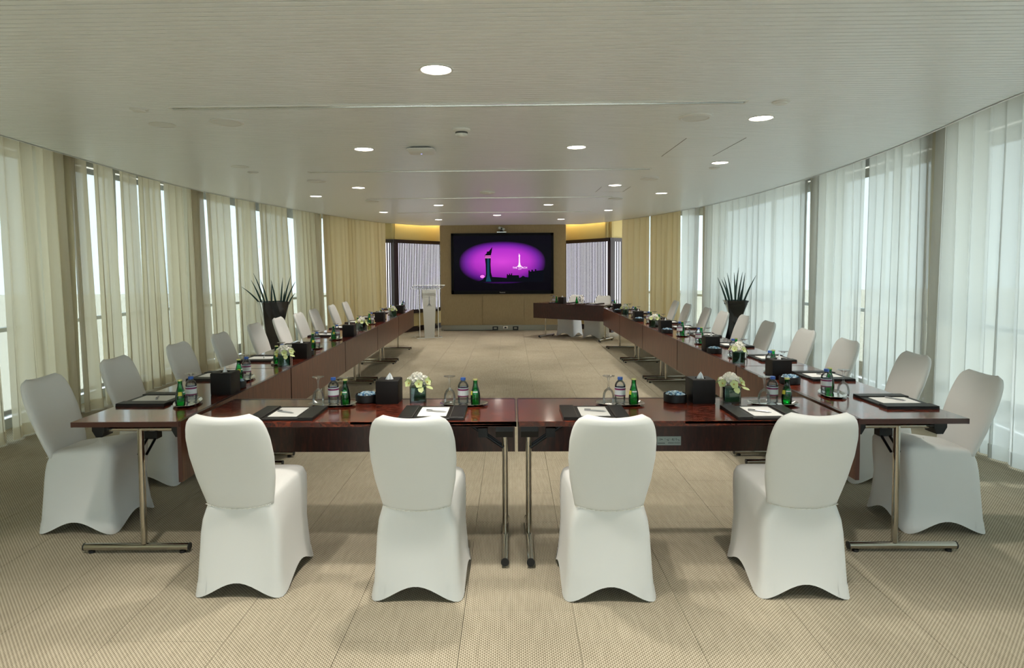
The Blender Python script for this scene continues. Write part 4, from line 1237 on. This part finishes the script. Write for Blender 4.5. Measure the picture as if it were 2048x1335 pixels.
for x, y, nm in DL_:
    t = down((x, y, CZ), 0, 'lit round ceiling downlight, ' + nm, 'lit downlights')
for o in [o for o in S.objects if o.name.startswith('downlight')]: lamp(0, 0, DOWN_W, parent=o)
for x, y in ((-0.30, 2.26), (-1.75, 2.2), (1.25, 2.2), (-0.35, 0.6), (-2.1, 1.2), (1.5, 1.2)):      # the fittings above and behind the photographer
    lamp(x, y, DOWN_W)

def make_slot(loc, rz, label, group):
    t = thing('air_diffuser', label, 'vent', loc, rz, group)
    L = 3.45
    m_ = MB(); m_.box((0, 0.030, -0.002), (L, 0.012, 0.008)); m_.box((0, -0.030, -0.002), (L, 0.012, 0.008)); m_.box((L / 2, 0, -0.002), (0.012, 0.072, 0.008)); m_.box((-L / 2, 0, -0.002), (0.012, 0.072, 0.008)); m_.build('frame', M_trim, t)
    m_ = MB(); m_.box((0, 0, 0.001), (L - 0.01, 0.05, 0.002)); m_.build('slot_recess', M_darkslot, t)
    for yy in (-0.014, 0.004, 0.018):
        m_ = MB(); m_.box((0, yy, -0.002), (L - 0.012, 0.012, 0.004), M=Matrix.Rotation(0.10, 3, 'X')); m_.build('blade', M_bright, t)
    return t
slot = Proto(make_slot)
for i, (x, y) in enumerate([(-0.322, 3.82), (-0.315, 6.41), (-0.30, 8.95), (-0.30, 11.35)]):
    slot((x, y, CZ), 0, 'long narrow ceiling air diffuser, %s from the camera' % ORD[i], 'slot air diffusers')

def disc(name, label, cat, x, y, prof, mt, parts=()):
    t = thing(name, label, cat, (x, y, CZ))
    m_ = MB(); m_.lathe(prof, 28); m_.build('cover', mt, t, 50)
    for nm, pr, m2 in parts:
        m_ = MB(); m_.lathe(pr, 24); m_.build(nm, m2, t, 50)
    return t
small = [(0.052, 0.0), (0.052, -0.006), (0.040, -0.010), (0.0, -0.011)]
for x, y, nm in ((-2.25, 3.836, 'near the cream curtains by the first diffuser'), (1.613, 3.829, 'near the white curtains by the first diffuser'), (-2.602, 6.382, 'near the cream curtains by the second diffuser'), (2.036, 6.374, 'near the white curtains behind the fourth-row downlight')):
    disc('sprinkler_cover', 'small white round sprinkler cover ' + nm, 'sprinkler', x, y, small, M_trim, (('lower_cap', [(0.036, -0.010), (0.034, -0.015), (0, -0.016)], M_white),))
big = [(0.105, 0.0), (0.105, -0.008), (0.090, -0.014), (0.083, -0.010)]
for x, y, nm in ((-1.871, 4.185, 'cream-curtain side, nearest to the camera'), (1.208, 4.187, 'white-curtain side, nearest to the camera'), (-2.163, 7.047, 'cream-curtain side, beyond the second diffuser'), (1.548, 7.094, 'white-curtain side, beyond the second diffuser'), (-2.013, 9.213, 'cream-curtain side, by the third diffuser'), (1.52, 9.2, 'white-curtain side, by the third diffuser')):
    disc('ceiling_speaker', 'round white ceiling speaker, ' + nm, 'speaker', x, y, big, M_trim, (('grille', [(0.083, -0.010), (0.0, -0.012)], M_grille),))
for x, y, nm in ((-2.338, 4.251, 'nearer the camera'), (-2.582, 6.03, 'farther from the camera')):
    disc('unlit_downlight', 'unlit grey round downlight near the cream curtains, ' + nm, 'light', x, y, [(0.082, 0.0), (0.084, -0.003), (0.076, -0.004)], M_trim, (('lens', [(0.076, -0.003), (0.0, -0.003)], M_grille),))
disc('smoke_detector', 'white smoke detector on the ceiling midline, nearest to the camera', 'detector', -0.343, 4.488, [(0.062, 0.0), (0.062, -0.012), (0.050, -0.020), (0.044, -0.022)], M_white,
     (('vent_band', [(0.044, -0.022), (0.044, -0.034)], M_darkslot), ('sensor_head', [(0.044, -0.034), (0.040, -0.048), (0.022, -0.056), (0.0, -0.057)], M_white)))
disc('smoke_detector', 'white smoke detector on the ceiling midline, beyond the second diffuser', 'detector', -0.301, 8.284, [(0.10, 0.0), (0.10, -0.012), (0.07, -0.022)], M_white, (('sensor_head', [(0.07, -0.022), (0.04, -0.03), (0.0, -0.03)], M_white),))
ap = thing('access_point', 'white rounded wireless access point with a blue light', 'access point', (-0.727, 5.206, CZ))
m_ = MB()
def rsq(h, z, r):
    pts = []
    for cxs, cys, a0 in ((1, -1, -PI / 2), (1, 1, 0), (-1, 1, PI / 2), (-1, -1, PI)):
        for k in range(6):
            a = a0 + PI / 2 * k / 5; pts.append((cxs * (h - r) + r * math.cos(a), cys * (h - r) + r * math.sin(a), z))
    return pts
m_.rings([rsq(0.085, 0.0, 0.04), rsq(0.085, -0.012, 0.04)][::-1]); m_.build('mount', M_darkslot, ap, 40)
m_ = MB(); m_.rings([rsq(0.112, -0.012, 0.05), rsq(0.114, -0.020, 0.05), rsq(0.100, -0.036, 0.05), rsq(0.05, -0.044, 0.04)][::-1], cap0=True, cap1=True); m_.build('housing', M_white, ap, 40)
m_ = MB(); m_.lathe([(0.006, -0.0445), (0.0, -0.0455)], 10); m_.build('status_light', M_led, ap)
for i, (x, y, wx, wy) in enumerate([(1.575, 5.29, 0.455, 0.80), (1.30, 8.1, 0.36, 0.55)]):
    t = thing('access_hatch', 'flush ceiling access hatch on the white-curtain side, %s' % ('nearer the camera' if i == 0 else 'farther off'), 'hatch', (x, y, CZ))
    for s in (-1, 1):
        m_ = MB(); m_.box((s * wx / 2, 0, -0.0005), (0.004, wy, 0.002)); m_.build('side_joint', M_darkslot, t)
        m_ = MB(); m_.box((0, s * wy / 2, -0.001), (wx, 0.003, 0.001)); m_.build('end_joint', M_trim, t)

dups = {k: v for k, v in LABELS.items() if len(v) > 1}
if dups: print('DUP LABELS', dups)
